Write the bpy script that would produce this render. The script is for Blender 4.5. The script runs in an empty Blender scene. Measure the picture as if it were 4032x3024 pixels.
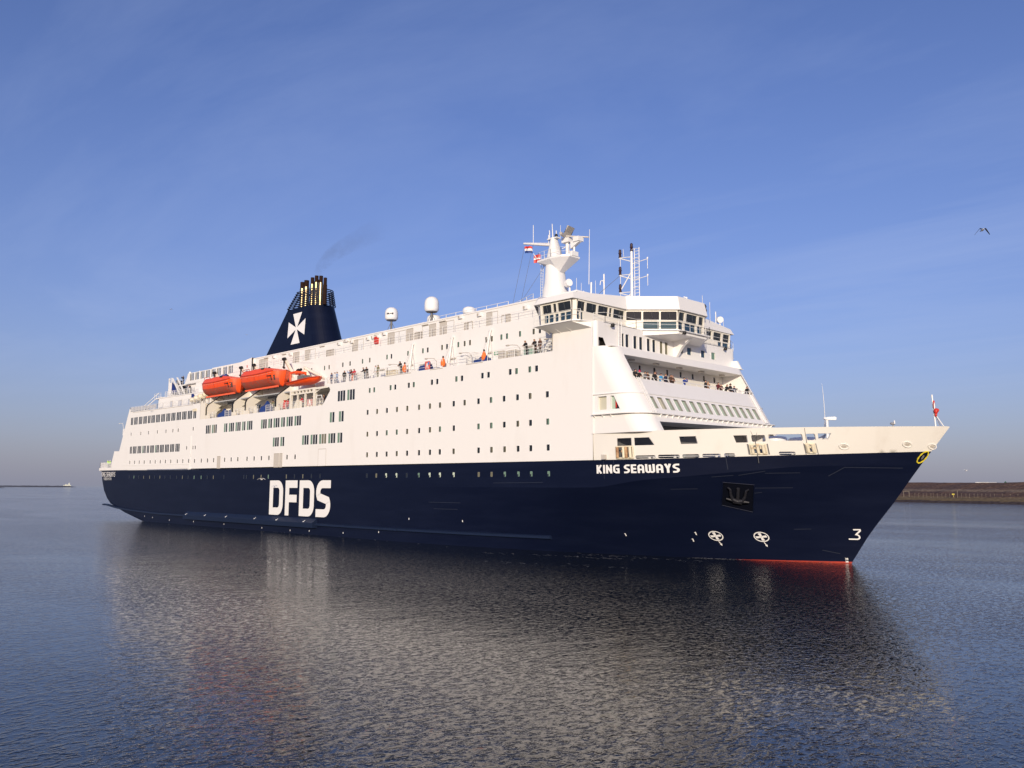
import bpy, math, random
import numpy as np
from mathutils import Vector, Matrix, geometry
scene = bpy.context.scene
COL = scene.collection
R = math.radians
rnd = random.Random(7)

# ---------------------------------------------------------------- camera, sky, sun, exposure
cam_d = bpy.data.cameras.new('camera'); cam = bpy.data.objects.new('camera', cam_d); COL.objects.link(cam)
cam_d.sensor_width = 36.0; cam_d.lens = 30.357
cam_d.clip_start = 0.5; cam_d.clip_end = 60000
right = Vector((0.697543, 0.716524, 0.005199)); up = Vector((0.081561, -0.086605, 0.992898)); back = Vector((0.711886, -0.692166, -0.118851))
cam.matrix_world = Matrix(((right.x, up.x, back.x, 0.0), (right.y, up.y, back.y, -69.0), (right.z, up.z, back.z, 7.1), (0, 0, 0, 1)))
scene.camera = cam

SUN_EL, SUN_ROT = R(12.5), math.atan2(0.60, -0.77)
world = bpy.data.worlds.new('World'); scene.world = world; world.use_nodes = True
wn = world.node_tree; wn.nodes.clear()
def wnode(t, **k):
    n = wn.nodes.new(t)
    for a, b in k.items(): setattr(n, a, b)
    return n
sky = wnode('ShaderNodeTexSky', sky_type='NISHITA', sun_disc=False, sun_elevation=SUN_EL, sun_rotation=SUN_ROT,
            altitude=0, air_density=1.0, dust_density=1.15, ozone_density=3.0)
tc = wnode('ShaderNodeTexCoord'); sep = wnode('ShaderNodeSeparateXYZ'); wn.links.new(tc.outputs['Generated'], sep.inputs[0])
# thin cirrus: the direction is projected on a high flat layer, then streaky noise
zc = wnode('ShaderNodeMath', operation='MAXIMUM'); zc.inputs[1].default_value = 0.02; wn.links.new(sep.outputs['Z'], zc.inputs[0])
dv = wnode('ShaderNodeVectorMath', operation='DIVIDE'); wn.links.new(tc.outputs['Generated'], dv.inputs[0])
cz = wnode('ShaderNodeCombineXYZ')
for i in range(3): wn.links.new(zc.outputs[0], cz.inputs[i])
wn.links.new(cz.outputs[0], dv.inputs[1])
mp = wnode('ShaderNodeMapping'); mp.inputs['Rotation'].default_value = (0, 0, R(-28)); mp.inputs['Scale'].default_value = (0.22, 0.75, 0.0)
wn.links.new(dv.outputs[0], mp.inputs[0])
ns = wnode('ShaderNodeTexNoise'); ns.inputs['Scale'].default_value = 1.25; ns.inputs['Detail'].default_value = 7; ns.inputs['Roughness'].default_value = 0.62; ns.inputs['Distortion'].default_value = 0.6
wn.links.new(mp.outputs[0], ns.inputs['Vector'])
cr = wnode('ShaderNodeMapRange'); cr.inputs[1].default_value = 0.45; cr.inputs[2].default_value = 0.85; cr.inputs[3].default_value = 0.0; cr.inputs[4].default_value = 0.27
wn.links.new(ns.outputs[0], cr.inputs[0])
tint = wnode('ShaderNodeVectorMath', operation='MULTIPLY'); tint.inputs[1].default_value = (0.93, 0.86, 1.20)   # camera white balance
mx = wnode('ShaderNodeMix', data_type='RGBA'); mx.inputs[7].default_value = (4.2, 5.0, 7.2, 1)
fz = wnode('ShaderNodeMapRange'); fz.inputs[1].default_value = 0.03; fz.inputs[2].default_value = 0.16; wn.links.new(sep.outputs['Z'], fz.inputs[0])   # the layer thins out in the haze low down
fm = wnode('ShaderNodeMath', operation='MULTIPLY'); wn.links.new(cr.outputs[0], fm.inputs[0]); wn.links.new(fz.outputs[0], fm.inputs[1])
wn.links.new(fm.outputs[0], mx.inputs[0]); wn.links.new(sky.outputs[0], tint.inputs[0]); wn.links.new(tint.outputs[0], mx.inputs[6])
bg = wnode('ShaderNodeBackground'); bg.inputs[1].default_value = 0.125
wo = wnode('ShaderNodeOutputWorld'); 
# haze layer low in the sky, the same all round
hz = wnode('ShaderNodeMath', operation='MULTIPLY'); hz.inputs[1].default_value = -6.5; wn.links.new(sep.outputs['Z'], hz.inputs[0])
he = wnode('ShaderNodeMath', operation='EXPONENT'); wn.links.new(hz.outputs[0], he.inputs[0])
hm = wnode('ShaderNodeMath', operation='MULTIPLY', use_clamp=True); hm.inputs[1].default_value = 0.68; wn.links.new(he.outputs[0], hm.inputs[0])
mh = wnode('ShaderNodeMix', data_type='RGBA'); mh.inputs[7].default_value = (2.45, 2.55, 3.40, 1)
wn.links.new(hm.outputs[0], mh.inputs[0]); wn.links.new(mx.outputs[2], mh.inputs[6]); wn.links.new(mh.outputs[2], bg.inputs[0]); wn.links.new(bg.outputs[0], wo.inputs[0])

sl = bpy.data.lights.new('sun', 'SUN'); sl.energy = 4.15; sl.angle = R(0.5); sl.color = (1.0, 0.862, 0.66)
so = bpy.data.objects.new('sun', sl); COL.objects.link(so); so.location = (60, -160, 80)
sdir = Vector((math.sin(SUN_ROT) * math.cos(SUN_EL), math.cos(SUN_ROT) * math.cos(SUN_EL), math.sin(SUN_EL)))
so.rotation_euler = (-sdir).to_track_quat('-Z', 'Y').to_euler()
vs = scene.view_settings
vs.view_transform = 'Standard'; vs.look = 'None'; vs.exposure = 0.0; vs.gamma = 1.0; vs.use_curve_mapping = False
scene.cycles.max_bounces = 8; scene.cycles.volume_bounces = 0

# ---------------------------------------------------------------- materials
MATS = {}
def mat(name, col, rough=0.5, metal=0.0, spec=0.5, noise=None, bump=None, emit=None, coat=0.0):
    if name in MATS: return MATS[name]
    m = bpy.data.materials.new(name); m.use_nodes = True; nt = m.node_tree; b = nt.nodes['Principled BSDF']
    b.inputs['Base Color'].default_value = (*col, 1); b.inputs['Roughness'].default_value = rough
    b.inputs['Metallic'].default_value = metal; b.inputs['Specular IOR Level'].default_value = spec
    if coat: b.inputs['Coat Weight'].default_value = coat; b.inputs['Coat Roughness'].default_value = 0.1
    if noise or bump:
        t = nt.nodes.new('ShaderNodeTexCoord')
    if noise:      # (second colour, (sx,sy,sz), low, high, detail)
        c2, sc, lo, hi, det = noise
        mpn = nt.nodes.new('ShaderNodeMapping'); mpn.inputs['Scale'].default_value = sc; nt.links.new(t.outputs['Object'], mpn.inputs[0])
        n = nt.nodes.new('ShaderNodeTexNoise'); n.inputs['Scale'].default_value = 1; n.inputs['Detail'].default_value = det; n.inputs['Roughness'].default_value = 0.6
        nt.links.new(mpn.outputs[0], n.inputs['Vector'])
        mr = nt.nodes.new('ShaderNodeMapRange'); mr.inputs[1].default_value = lo; mr.inputs[2].default_value = hi; nt.links.new(n.outputs[0], mr.inputs[0])
        mi = nt.nodes.new('ShaderNodeMix'); mi.data_type = 'RGBA'; mi.inputs[6].default_value = (*col, 1); mi.inputs[7].default_value = (*c2, 1)
        nt.links.new(mr.outputs[0], mi.inputs[0]); nt.links.new(mi.outputs[2], b.inputs['Base Color'])
    if bump:       # ((sx,sy,sz), strength, distance)
        sc, st, di = bump
        mpn = nt.nodes.new('ShaderNodeMapping'); mpn.inputs['Scale'].default_value = sc; nt.links.new(t.outputs['Object'], mpn.inputs[0])
        n = nt.nodes.new('ShaderNodeTexNoise'); n.inputs['Scale'].default_value = 1; n.inputs['Detail'].default_value = 3
        nt.links.new(mpn.outputs[0], n.inputs['Vector'])
        bp = nt.nodes.new('ShaderNodeBump'); bp.inputs['Strength'].default_value = st; bp.inputs['Distance'].default_value = di
        nt.links.new(n.outputs[0], bp.inputs['Height']); nt.links.new(bp.outputs[0], b.inputs['Normal'])
    MATS[name] = m; return m
M_WHITE = mat('white_paint', (0.80, 0.78, 0.76), 0.42, noise=((0.71, 0.68, 0.64), (0.22, 0.22, 0.06), 0.56, 0.9, 5), bump=((0.5, 0.5, 0.35), 0.10, 0.05))
M_WHITE2 = mat('white_enamel', (0.78, 0.77, 0.76), 0.4)
M_NAVY = mat('navy_paint', (0.0035, 0.0062, 0.021), 0.42, spec=0.16, noise=((0.0062, 0.0098, 0.028), (0.12, 0.12, 0.9), 0.45, 0.8, 6), bump=((0.35, 0.35, 0.5), 0.3, 0.06))
M_NAVY2 = mat('navy_strake', (0.010, 0.018, 0.045), 0.45, spec=0.25)
M_RED = mat('boot_red', (0.42, 0.045, 0.025), 0.55, noise=((0.22, 0.04, 0.03), (0.8, 0.8, 1.5), 0.5, 0.75, 4))
M_ORANGE = mat('lifeboat_orange', (0.86, 0.085, 0.012), 0.38, noise=((0.70, 0.07, 0.015), (0.9, 0.9, 0.9), 0.5, 0.8, 4))
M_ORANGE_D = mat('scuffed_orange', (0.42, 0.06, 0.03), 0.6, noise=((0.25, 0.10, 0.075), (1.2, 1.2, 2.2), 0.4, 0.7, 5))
M_GLASS = mat('dark_glass', (0.012, 0.016, 0.022), 0.06, spec=0.6)
M_GLASSB = mat('blue_glass', (0.02, 0.05, 0.085), 0.08, spec=0.6)
M_GREEN = mat('green_glass', (0.15, 0.24, 0.18), 0.1, spec=0.5)
M_MINT = mat('mint_blind', (0.36, 0.45, 0.37), 0.5, spec=0.3)
M_CURT = mat('curtain_behind_glass', (0.16, 0.15, 0.10), 0.3)
M_DARK = mat('black_rubber', (0.012, 0.011, 0.011), 0.6)
M_SHADE = mat('steel_and_recess_shade', (0.14, 0.14, 0.145), 0.6)  # steel fittings; also paints the recess shade on the mooring deck wall
M_DECKG = mat('deck_paint', (0.42, 0.43, 0.44), 0.7)
M_PANEL = mat('beige_door', (0.52, 0.48, 0.43), 0.5)
M_SEAM = mat('seam_grey', (0.42, 0.38, 0.33), 0.7)  # grey-brown of door frames, gutters, vent fronts and light fittings
M_CREAM = mat('cream_paint', (0.70, 0.63, 0.48), 0.5, noise=((0.42, 0.25, 0.12), (1.6, 1.6, 1.6), 0.58, 0.74, 5))
M_RUST = mat('rusty_cream', (0.55, 0.36, 0.20), 0.7, noise=((0.20, 0.08, 0.035), (1.8, 1.8, 1.8), 0.4, 0.65, 5))
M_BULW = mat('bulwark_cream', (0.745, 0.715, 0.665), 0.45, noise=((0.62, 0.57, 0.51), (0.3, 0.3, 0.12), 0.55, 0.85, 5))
M_CREAM2 = mat('davit_cream', (0.76, 0.71, 0.62), 0.45)
M_BLUE = mat('blue_cover', (0.015, 0.045, 0.20), 0.6, bump=((2, 2, 2), 0.5, 0.1))
M_STEEL = mat('bright_steel', (0.42, 0.335, 0.19), 0.36, metal=1.0, noise=((0.26, 0.19, 0.10), (0.6, 0.6, 1.4), 0.4, 0.7, 4))
M_RUSTY = mat('sooty_rust', (0.024, 0.011, 0.008), 0.85, spec=0.15)
M_CAGE = mat('funnel_cage', (0.008, 0.012, 0.03), 0.5)
M_YEL = mat('rope_yellow', (0.62, 0.50, 0.02), 0.8)
M_HIVIS = mat('hivis', (0.50, 0.85, 0.05), 0.7)
M_REDP = mat('red_paint', (0.55, 0.03, 0.02), 0.5)
M_SKIN = mat('skin', (0.48, 0.27, 0.19), 0.6)
M_GREENS = mat('exit_green', (0.02, 0.25, 0.10), 0.5)

# ---------------------------------------------------------------- mesh helpers
ORG = {}                       # world origin of every thing / part
SHIP = None
def sheer(v):                  # the aft body lies slightly high: gentle sheer
    x, y, z = v
    return (x, y, z + 0.007 * max(0.0, -150.0 - x) * min(1.0, max(0.0, z / 10.0)))
class MB:
    def __init__(s): s.v = []; s.f = []; s.m = []; s.s = []
    def add(s, vs, fs, m=0, smooth=False):
        o = len(s.v); s.v += [tuple(map(float, p)) for p in vs]
        for f in fs: s.f.append(tuple(i + o for i in f)); s.m.append(m); s.s.append(smooth)
    def box(s, x0, x1, y0, y1, z0, z1, m=0):
        s.add([(x0,y0,z0),(x1,y0,z0),(x1,y1,z0),(x0,y1,z0),(x0,y0,z1),(x1,y0,z1),(x1,y1,z1),(x0,y1,z1)],
              [(0,3,2,1),(4,5,6,7),(0,1,5,4),(1,2,6,5),(2,3,7,6),(3,0,4,7)], m)
    def poly(s, pts, m=0): s.add(pts, [tuple(range(len(pts)))], m)
    def prism(s, pts, d, m=0):
        n = len(pts); q = [(p[0]+d[0], p[1]+d[1], p[2]+d[2]) for p in pts]
        s.add(list(pts) + q, [tuple(range(n))[::-1], tuple(range(n, 2*n))] + [(i, (i+1) % n, n+(i+1) % n, n+i) for i in range(n)], m)
    def tube(s, p, q, r, n=6, m=0, r2=None, smooth=True):
        p = Vector(p); q = Vector(q); d = (q - p)
        if d.length < 1e-6: return
        d.normalize(); a = d.orthogonal().normalized(); b = d.cross(a); r2 = r if r2 is None else r2
        vs = []
        for (c, rr) in ((p, r), (q, r2)):
            for i in range(n):
                t = 2 * math.pi * i / n; vs.append(c + a * (rr * math.cos(t)) + b * (rr * math.sin(t)))
        s.add(vs, [(i, (i+1) % n, n + (i+1) % n, n + i) for i in range(n)], m, smooth)
        s.add(vs[:n], [tuple(range(n))[::-1]], m); s.add(vs[n:], [tuple(range(n))], m)
    def path(s, pts, r, n=5, m=0):
        for a, b in zip(pts, pts[1:]): s.tube(a, b, r, n, m)
    def lathe(s, c, prof, n=12, m=0, smooth=True):
        vs = []
        for r, z in prof:
            for i in range(n):
                t = 2 * math.pi * i / n; vs.append((c[0] + r * math.cos(t), c[1] + r * math.sin(t), c[2] + z))
        fs = [(k*n+i, k*n+(i+1) % n, (k+1)*n+(i+1) % n, (k+1)*n+i) for k in range(len(prof)-1) for i in range(n)]
        s.add(vs, fs, m, smooth)
        s.add(vs[:n], [tuple(range(n))[::-1]], m); s.add(vs[-n:], [tuple(range(n))], m)
    def grid(s, rows, m=0, smooth=True, closed=False):
        n = len(rows[0]); vs = [p for r in rows for p in r]
        fs = []
        for k in range(len(rows)-1):
            for i in range(n if closed else n-1):
                fs.append((k*n+i, k*n+(i+1) % n, (k+1)*n+(i+1) % n, (k+1)*n+i))
        s.add(vs, fs, m, smooth)
    def ellipsoid(s, c, rx, ry, rz, n=10, k=6, m=0):
        rows = []
        for j in range(k+1):
            t = math.pi * j / k
            rows.append([(c[0]+rx*math.sin(t)*math.cos(2*math.pi*i/n), c[1]+ry*math.sin(t)*math.sin(2*math.pi*i/n), c[2]-rz*math.cos(t)) for i in range(n)])
        s.grid(rows, m, True, True)
    def mirror(s, cy=13.6):
        n = len(s.v); s.v += [(x, 2*cy - y, z) for x, y, z in s.v]
        k = len(s.f)
        for i in range(k): s.f.append(tuple(j + n for j in s.f[i])[::-1]); s.m.append(s.m[i]); s.s.append(s.s[i])
        return s
    def mesh(s, name, mats, origin, use_sheer=False):
        vs = [sheer(v) for v in s.v] if use_sheer else s.v
        me = bpy.data.meshes.new(name)
        me.from_pydata([(x-origin[0], y-origin[1], z-origin[2]) for x, y, z in vs], [], s.f)
        for mm in (mats if isinstance(mats, (list, tuple)) else [mats]): me.materials.append(mm)
        me.polygons.foreach_set('material_index', s.m); me.polygons.foreach_set('use_smooth', s.s)
        me.update(); return me
    def build_split(s, name, mats, parent, ship=False, gap=0.25):
        """one object for every run of pieces that hang together"""
        n = len(s.v); par_ = list(range(n))
        def find(i):
            while par_[i] != i: par_[i] = par_[par_[i]]; i = par_[i]
            return i
        for f in s.f:
            for j in f[1:]:
                a, b = find(f[0]), find(j)
                if a != b: par_[a] = b
        comp = {}
        for i in range(n): comp.setdefault(find(i), []).append(i)
        A = np.array(s.v); boxes = []
        for k, ids in comp.items(): q = A[ids]; boxes.append([q.min(0) - gap/2, q.max(0) + gap/2, {k}])
        merged = True
        while merged:
            merged = False; out = []
            for b in boxes:
                for o in out:
                    if (b[0] <= o[1]).all() and (o[0] <= b[1]).all():
                        o[0] = np.minimum(o[0], b[0]); o[1] = np.maximum(o[1], b[1]); o[2] |= b[2]; merged = True; break
                else: out.append(b)
            boxes = out
        for b in boxes:
            q = MB(); m_ = {}
            for f, mi, sm in zip(s.f, s.m, s.s):
                if find(f[0]) in b[2]:
                    g = []
                    for i in f:
                        if i not in m_: m_[i] = len(q.v); q.v.append(s.v[i])
                        g.append(m_[i])
                    q.f.append(tuple(g)); q.m.append(mi); q.s.append(sm)
            q.build(name, mats, parent, ship=ship)
    def build(s, name, mats, parent=None, at=None, ship=False):
        """one mesh object; its vertices are given in world metres"""
        if at is None:
            if parent is not None: at = ORG[parent.name]
            else:
                a = np.array(s.v); at = Vector(((a[:,0].min()+a[:,0].max())/2, (a[:,1].min()+a[:,1].max())/2, a[:,2].min()))
        at = Vector(at)
        o = bpy.data.objects.new(name, s.mesh(name, mats, at, ship)); COL.objects.link(o)
        if parent is not None: o.parent = parent; o.location = at - ORG[parent.name]
        else: o.location = at
        ORG[o.name] = at; return o
def tag(o, label=None, cat=None, group=None, kind=None):
    for k, v in (('label', label), ('category', cat), ('group', group), ('kind', kind)):
        if v: o[k] = v
    return o
def empty(name, loc, label=None, cat=None, group=None):
    o = bpy.data.objects.new(name, None); COL.objects.link(o); o.location = loc; o.empty_display_size = 0.5
    ORG[o.name] = Vector(loc); return tag(o, label, cat, group)
def place(name, me, pos, parent):
    o = bpy.data.objects.new(name, me); COL.objects.link(o); o.parent = parent; o.location = Vector(pos) - ORG[parent.name]
    ORG[o.name] = Vector(pos); return o
def inside(p, poly):
    x, y = p; c = False; n = len(poly); j = n - 1
    for i in range(n):
        xi, yi = poly[i]; xj, yj = poly[j]
        if (yi > y) != (yj > y) and x < (xj - xi) * (y - yi) / (yj - yi) + xi: c = not c
        j = i
    return c
def densify(poly, step):
    out = []
    for a, b in zip(poly, poly[1:] + poly[:1]):
        k = max(1, int(math.ceil(math.hypot(b[0]-a[0], b[1]-a[1]) / step)))
        out += [(a[0] + (b[0]-a[0]) * i / k, a[1] + (b[1]-a[1]) * i / k) for i in range(k)]
    return out
def sheet(mb, outline, holes, f, m=0, step=None, smooth=False):
    """a plate cut to an outline with real openings; f maps (u,v) to space"""
    loops = [outline] + list(holes)
    if step: loops = [densify(l, step) for l in loops]
    vs = []; ed = []
    for l in loops:
        o = len(vs); vs += [Vector(p) for p in l]; n = len(l); ed += [(o+i, o+(i+1) % n) for i in range(n)]
    if step:
        us = [p[0] for p in outline]; ws = [p[1] for p in outline]
        u = min(us) + step / 2
        while u < max(us):
            w = min(ws) + step / 2
            while w < max(ws):
                p = (u, w)
                if inside(p, outline) and not any(inside(p, h) for h in holes): vs.append(Vector(p))
                w += step
            u += step
    r = geometry.delaunay_2d_cdt(vs, ed, [], 0, 1e-5)
    hb = [(h, min(p[0] for p in h), max(p[0] for p in h), min(p[1] for p in h), max(p[1] for p in h)) for h in holes]
    fs = []
    for t in r[2]:
        c = (sum(r[0][i].x for i in t) / 3, sum(r[0][i].y for i in t) / 3)
        if not inside(c, outline): continue
        if any(a <= c[0] <= b and d <= c[1] <= e and inside(c, h) for h, a, b, d, e in hb): continue
        fs.append(tuple(t))
    mb.add([f(p.x, p.y) for p in r[0]], fs, m, smooth)
def rect(x0, x1, z0, z1): return [(x0, z0), (x1, z0), (x1, z1), (x0, z1)]
def rrect(x0, x1, z0, z1, r, k=4):
    o = []
    for cx, cz, a in ((x1-r, z0+r, -90), (x1-r, z1-r, 0), (x0+r, z1-r, 90), (x0+r, z0+r, 180)):
        for i in range(k+1):
            t = R(a + 90 * i / k); o.append((cx + r*math.cos(t), cz + r*math.sin(t)))
    return o
def rail(mb, pts, h=1.05, bars=(0.35, 0.7, 1.05), sp=1.5, r=0.03, m=0, infill=0.0):
    for a, b in zip(pts, pts[1:]):
        a = Vector(a); b = Vector(b); L = (b - a).length; k = max(1, round(L / sp))
        for i in range(k + 1):
            p = a.lerp(b, i / k); mb.tube(p, p + Vector((0, 0, h)), r * 1.25, 4, m)
        for z in bars: mb.tube(a + Vector((0, 0, z)), b + Vector((0, 0, z)), r, 4, m)
        if infill:
            n = int(L / infill)
            for i in range(1, n):
                p = a.lerp(b, i / n); mb.tube(p + Vector((0,0,0.08)), p + Vector((0, 0, h)), r * 0.5, 3, m)
# ---- lettering: centre-line strokes turned into flat ribbons
def arc(cx, cy, r, a0, a1, k=7, ry=None):
    ry = r if ry is None else ry
    return [(cx + r*math.cos(R(a0+(a1-a0)*i/k)), cy + ry*math.sin(R(a0+(a1-a0)*i/k))) for i in range(k+1)]
def ribbon(mb, pts, w, f, closed=False, m=0, sub=0.6):
    P = []
    n = len(pts); seq = pts + [pts[0]] if closed else pts
    for a, b in zip(seq, seq[1:]):
        k = max(1, int(math.hypot(b[0]-a[0], b[1]-a[1]) / sub))
        P += [(a[0]+(b[0]-a[0])*i/k, a[1]+(b[1]-a[1])*i/k) for i in range(k)]
    if not closed: P.append(pts[-1])
    n = len(P); L = []; Rr = []
    for i in range(n):
        a = P[i-1] if (closed or i > 0) else None; b = P[(i+1) % n] if (closed or i < n-1) else None
        p = P[i]
        def nrm(u, v):
            d = (v[0]-u[0], v[1]-u[1]); l = math.hypot(*d) or 1; return (-d[1]/l, d[0]/l)
        n1 = nrm(a, p) if a else None; n2 = nrm(p, b) if b else None
        if n1 and n2:
            q = (n1[0]+n2[0], n1[1]+n2[1]); l = math.hypot(*q) or 1; q = (q[0]/l, q[1]/l)
            s = 1 / max(0.72, q[0]*n1[0] + q[1]*n1[1])
        else: q = n1 or n2; s = 1
        L.append((p[0]+q[0]*s*w/2, p[1]+q[1]*s*w/2)); Rr.append((p[0]-q[0]*s*w/2, p[1]-q[1]*s*w/2))
    vs = [f(*p) for p in L] + [f(*p) for p in Rr]
    fs = [(i, (i+1) % n, n+(i+1) % n, n+i) for i in range(n if closed else n-1)]
    mb.add(vs, fs, m)
def glyph(ch, w, s):
    """strokes of one capital in a box of width w and height 1, stroke s"""
    h = s / 2; l, r, t, b, mid = h, w - h, 1 - h, h, 0.5
    c = min(0.22, w * 0.42)
    q = lambda cx, cy, a0, a1: arc(cx, cy, c, a0, a1, 5)
    if ch == 'D': return [([(l, b), (l, t), (r-c, t)] + q(r-c, t-c, 90, 0)[1:] + q(r-c, b+c, 0, -90), True)]
    if ch == 'F': return [([(l, 0), (l, 1)], False), ([(s, t), (w, t)], False), ([(s, 0.52), (w*0.94, 0.52)], False)]
    if ch == 'E': return [([(l, 0), (l, 1)], False), ([(s, t), (w, t)], False), ([(s, mid), (w*0.95, mid)], False), ([(s, b), (w, b)], False)]
    if ch == 'S': return [([(w, t), (l+c, t)] + q(l+c, t-c, 90, 180)[1:] + [(l, 0.66), (l+0.05*w, 0.60), (r-0.05*w, 0.42), (r, 0.36)] + q(r-c, b+c, 0, -90) + [(0, b)], False)]
    if ch == 'K': return [([(l, 0), (l, 1)], False), ([(r, 1), (s, mid), (r, 0)], False)]
    if ch == 'I': return [([(l, 0), (l, 1)], False)]
    if ch == 'N': return [([(l, 0), (l, 1)], False), ([(r, 0), (r, 1)], False), ([(l, 0.88), (r, 0.12)], False)]
    if ch == 'H': return [([(l, 0), (l, 1)], False), ([(r, 0), (r, 1)], False), ([(s, mid), (w-s, mid)], False)]
    if ch == 'G': return [([(w, t), (l+c, t)] + q(l+c, t-c, 90, 180)[1:] + q(l+c, b+c, 180, 270) + [(r, b), (r, mid), (w*0.5, mid)], False)]
    if ch == 'A': return [([(l, 0)] + q(l+c, t-c, 180, 90) + q(r-c, t-c, 90, 0) + [(r, 0)], False), ([(s, 0.40), (w-s, 0.40)], False)]
    if ch == 'V': return [([(l, 1), (w/2, 0.03), (r, 1)], False)]
    if ch == 'W':
        c2 = (w/2 - l) / 2
        return [([(l, 1)] + arc(l+c2, b+c2, c2, 180, 360, 7), False), (arc(w/2+c2, b+c2, c2, 180, 360, 7) + [(r, 1)], False), ([(w/2, b+c2), (w/2, 0.92)], False)]
    if ch == 'Y': return [([(l, 1), (w/2, 0.45)], False), ([(r, 1), (w/2, 0.45), (w/2, 0)], False)]
    if ch == 'O': return [([(l, b+c)] + q(l+c, t-c, 180, 90) + q(r-c, t-c, 90, 0) + q(r-c, b+c, 0, -90) + q(l+c, b+c, 270, 180), True)]
    if ch == 'Ø': return glyph('O', w, s) + [([(0, 0.05), (w, 0.95)], False)]
    if ch == 'B': return [([(l, b), (l, t), (r, t), (r, b)], True), ([(s, mid), (w-s, mid)], False)]
    if ch == 'L': return [([(l, 1), (l, b), (w, b)], False)]
    if ch == 'R': return [([(l, 0), (l, t), (r, t), (r, mid), (s, mid)], False), ([(w*.45, mid-.02), (r, 0)], False)]
    if ch == '1': return [([(l, 0.78), (w*0.6, 0.97), (w*0.6, 0)], False)]
    if ch == '3': return [([(0, t), (r, t), (r, b), (0, b)], False), ([(w*0.3, mid), (w-s, mid)], False)]
    return []
def text(mb, txt, x0, x1, z0, z1, s, f, gap=0.14, widths=None, parent=None, ship=False):
    W = dict(I=s, W=0.80, A=0.56, N=0.58, K=0.54, S=0.52, E=0.48, G=0.58, Y=0.56, D=0.6, F=0.5, V=0.56, H=0.54, O=0.56, B=0.5, L=0.46, R=0.54)
    W['Ø'] = 0.56; W[' '] = 0.22; W['1'] = 0.36; W['3'] = 0.5
    if widths: W.update(widths)
    tot = sum(W[c] for c in txt) + gap * (len(txt) - 1); kx = (x1 - x0) / tot; kz = z1 - z0; u = 0
    for c in txt:
        if parent is not None: mb = MB()
        for j, (p, cl) in enumerate(glyph(c, W[c], s)):
            ribbon(mb, p, s, (lambda a, b, u=u, j=j: f(x0 + (u + a) * kx, z0 + b * kz, j)), cl, sub=0.12)
        if parent is not None and mb.f: mb.build('letter', M_WHITE2, parent, ship=ship)
        u += W[c] + gap
# ================================================================= THE FERRY
CY = 13.6
SHIP = empty('ferry', (-115, CY, 0), 'large passenger ferry with white upper works over a navy blue hull', 'ship')
ZS = [-1.5,-.2,2.95,5.9,7.8,9.4,10.9,12,12.9]; XSV = [-38.8,-37.98,-35.9,-33.5,-32.1,-30.87,-29.66,-28.8,-28.1]
def Xs(z): return float(np.interp(z, ZS, XSV))
def gt(v): return min(1, max(0, (v-.53)/.47))**2.2
def gw(v): return min(1, max(0, (v-.08)/.92))**2.0
def zk(v): return float(np.interp(v, [0,.54,.62,.68,.75,.84,.87,.95,1], [7.1,7.1,7.14,7.88,8.28,8.89,9.15,9.32,9.39]))
def zdeck(v): return 9.97 + 0.58 * max(0.0, (v-.66)/.34)**1.5
def gmix(v, z):
    k = zk(v)
    if z >= k: return gt(v)
    t = min((k-z)/k, 1.15); return gt(v)*(1-t) + gw(v)*t
def hullP(v, z): return (-100 + v*(Xs(z)+100), CY*gmix(v, z), z)
def hullY(X, z): return CY * gmix((X+100)/(Xs(z)+100), z)
def onhull(X, z, off=0.02): return (X, hullY(X, z) - off, z)
def zred(v): return -0.35 + 0.50 * max(0.0, (v-.55)/.45)**0.8

# --- bow and midship shell: loft of stations
vv = [0,.1,.2,.3,.4,.48,.53,.55,.57,.59,.61,.63,.65,.67,.69,.71,.73,.75,.77,.79,.81,.83,.85,.87,.89,.91,.93,.95,.965,.98,.99,1.0]
mb = MB(); boot = MB()
low = [[hullP(v, zred(v) + (zk(v)-zred(v))*t/8) for v in vv] for t in range(9)]
upr = [[hullP(v, zk(v) + (zdeck(v)-zk(v))*t/3) for v in vv] for t in range(4)]
mb.grid(low); mb.grid(upr)
boot.grid([[hullP(v, -1.5 + (zred(v)+1.5)*t/2) for v in vv] for t in range(3)])
# --- after body: stations run to the raked, rounded stern
def Xt(z): return float(np.interp(z, [-1.5,0,1.5,2.6,3.1,4.2,5.8,7.8,10.1,10.6], [-175,-178,-188,-193.5,-196.1,-198.5,-200.6,-202.0,-202.9,-203.0]))
def sternP(w, z):
    xt = Xt(z); X = xt + w*(-100-xt); d = X - xt; rr = 1.6
    return (X, 0.0 if d >= rr else rr - math.sqrt(max(0, rr*rr-(rr-d)**2)), z)
ww = [0,.003,.008,.014,.03,.06,.1,.15,.22,.3,.4,.55,.7,.85,1]
zz = [-1.5,-.8,0,.5,1,1.5,2,2.6,3.1,3.6,4.2,5,5.8,6.8,7.8,9,9.97]
mb.grid([[sternP(w, z) for w in ww] for z in zz])
mb.mirror(CY)
mb.grid([[sternP(0, z), (Xt(z), 2*CY-sternP(0, z)[1], z)] for z in zz])
boot.mirror(CY)
mb.build('hull', M_NAVY, SHIP, ship=True); boot.build('boot_top', M_RED, SHIP, ship=True)

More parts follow.
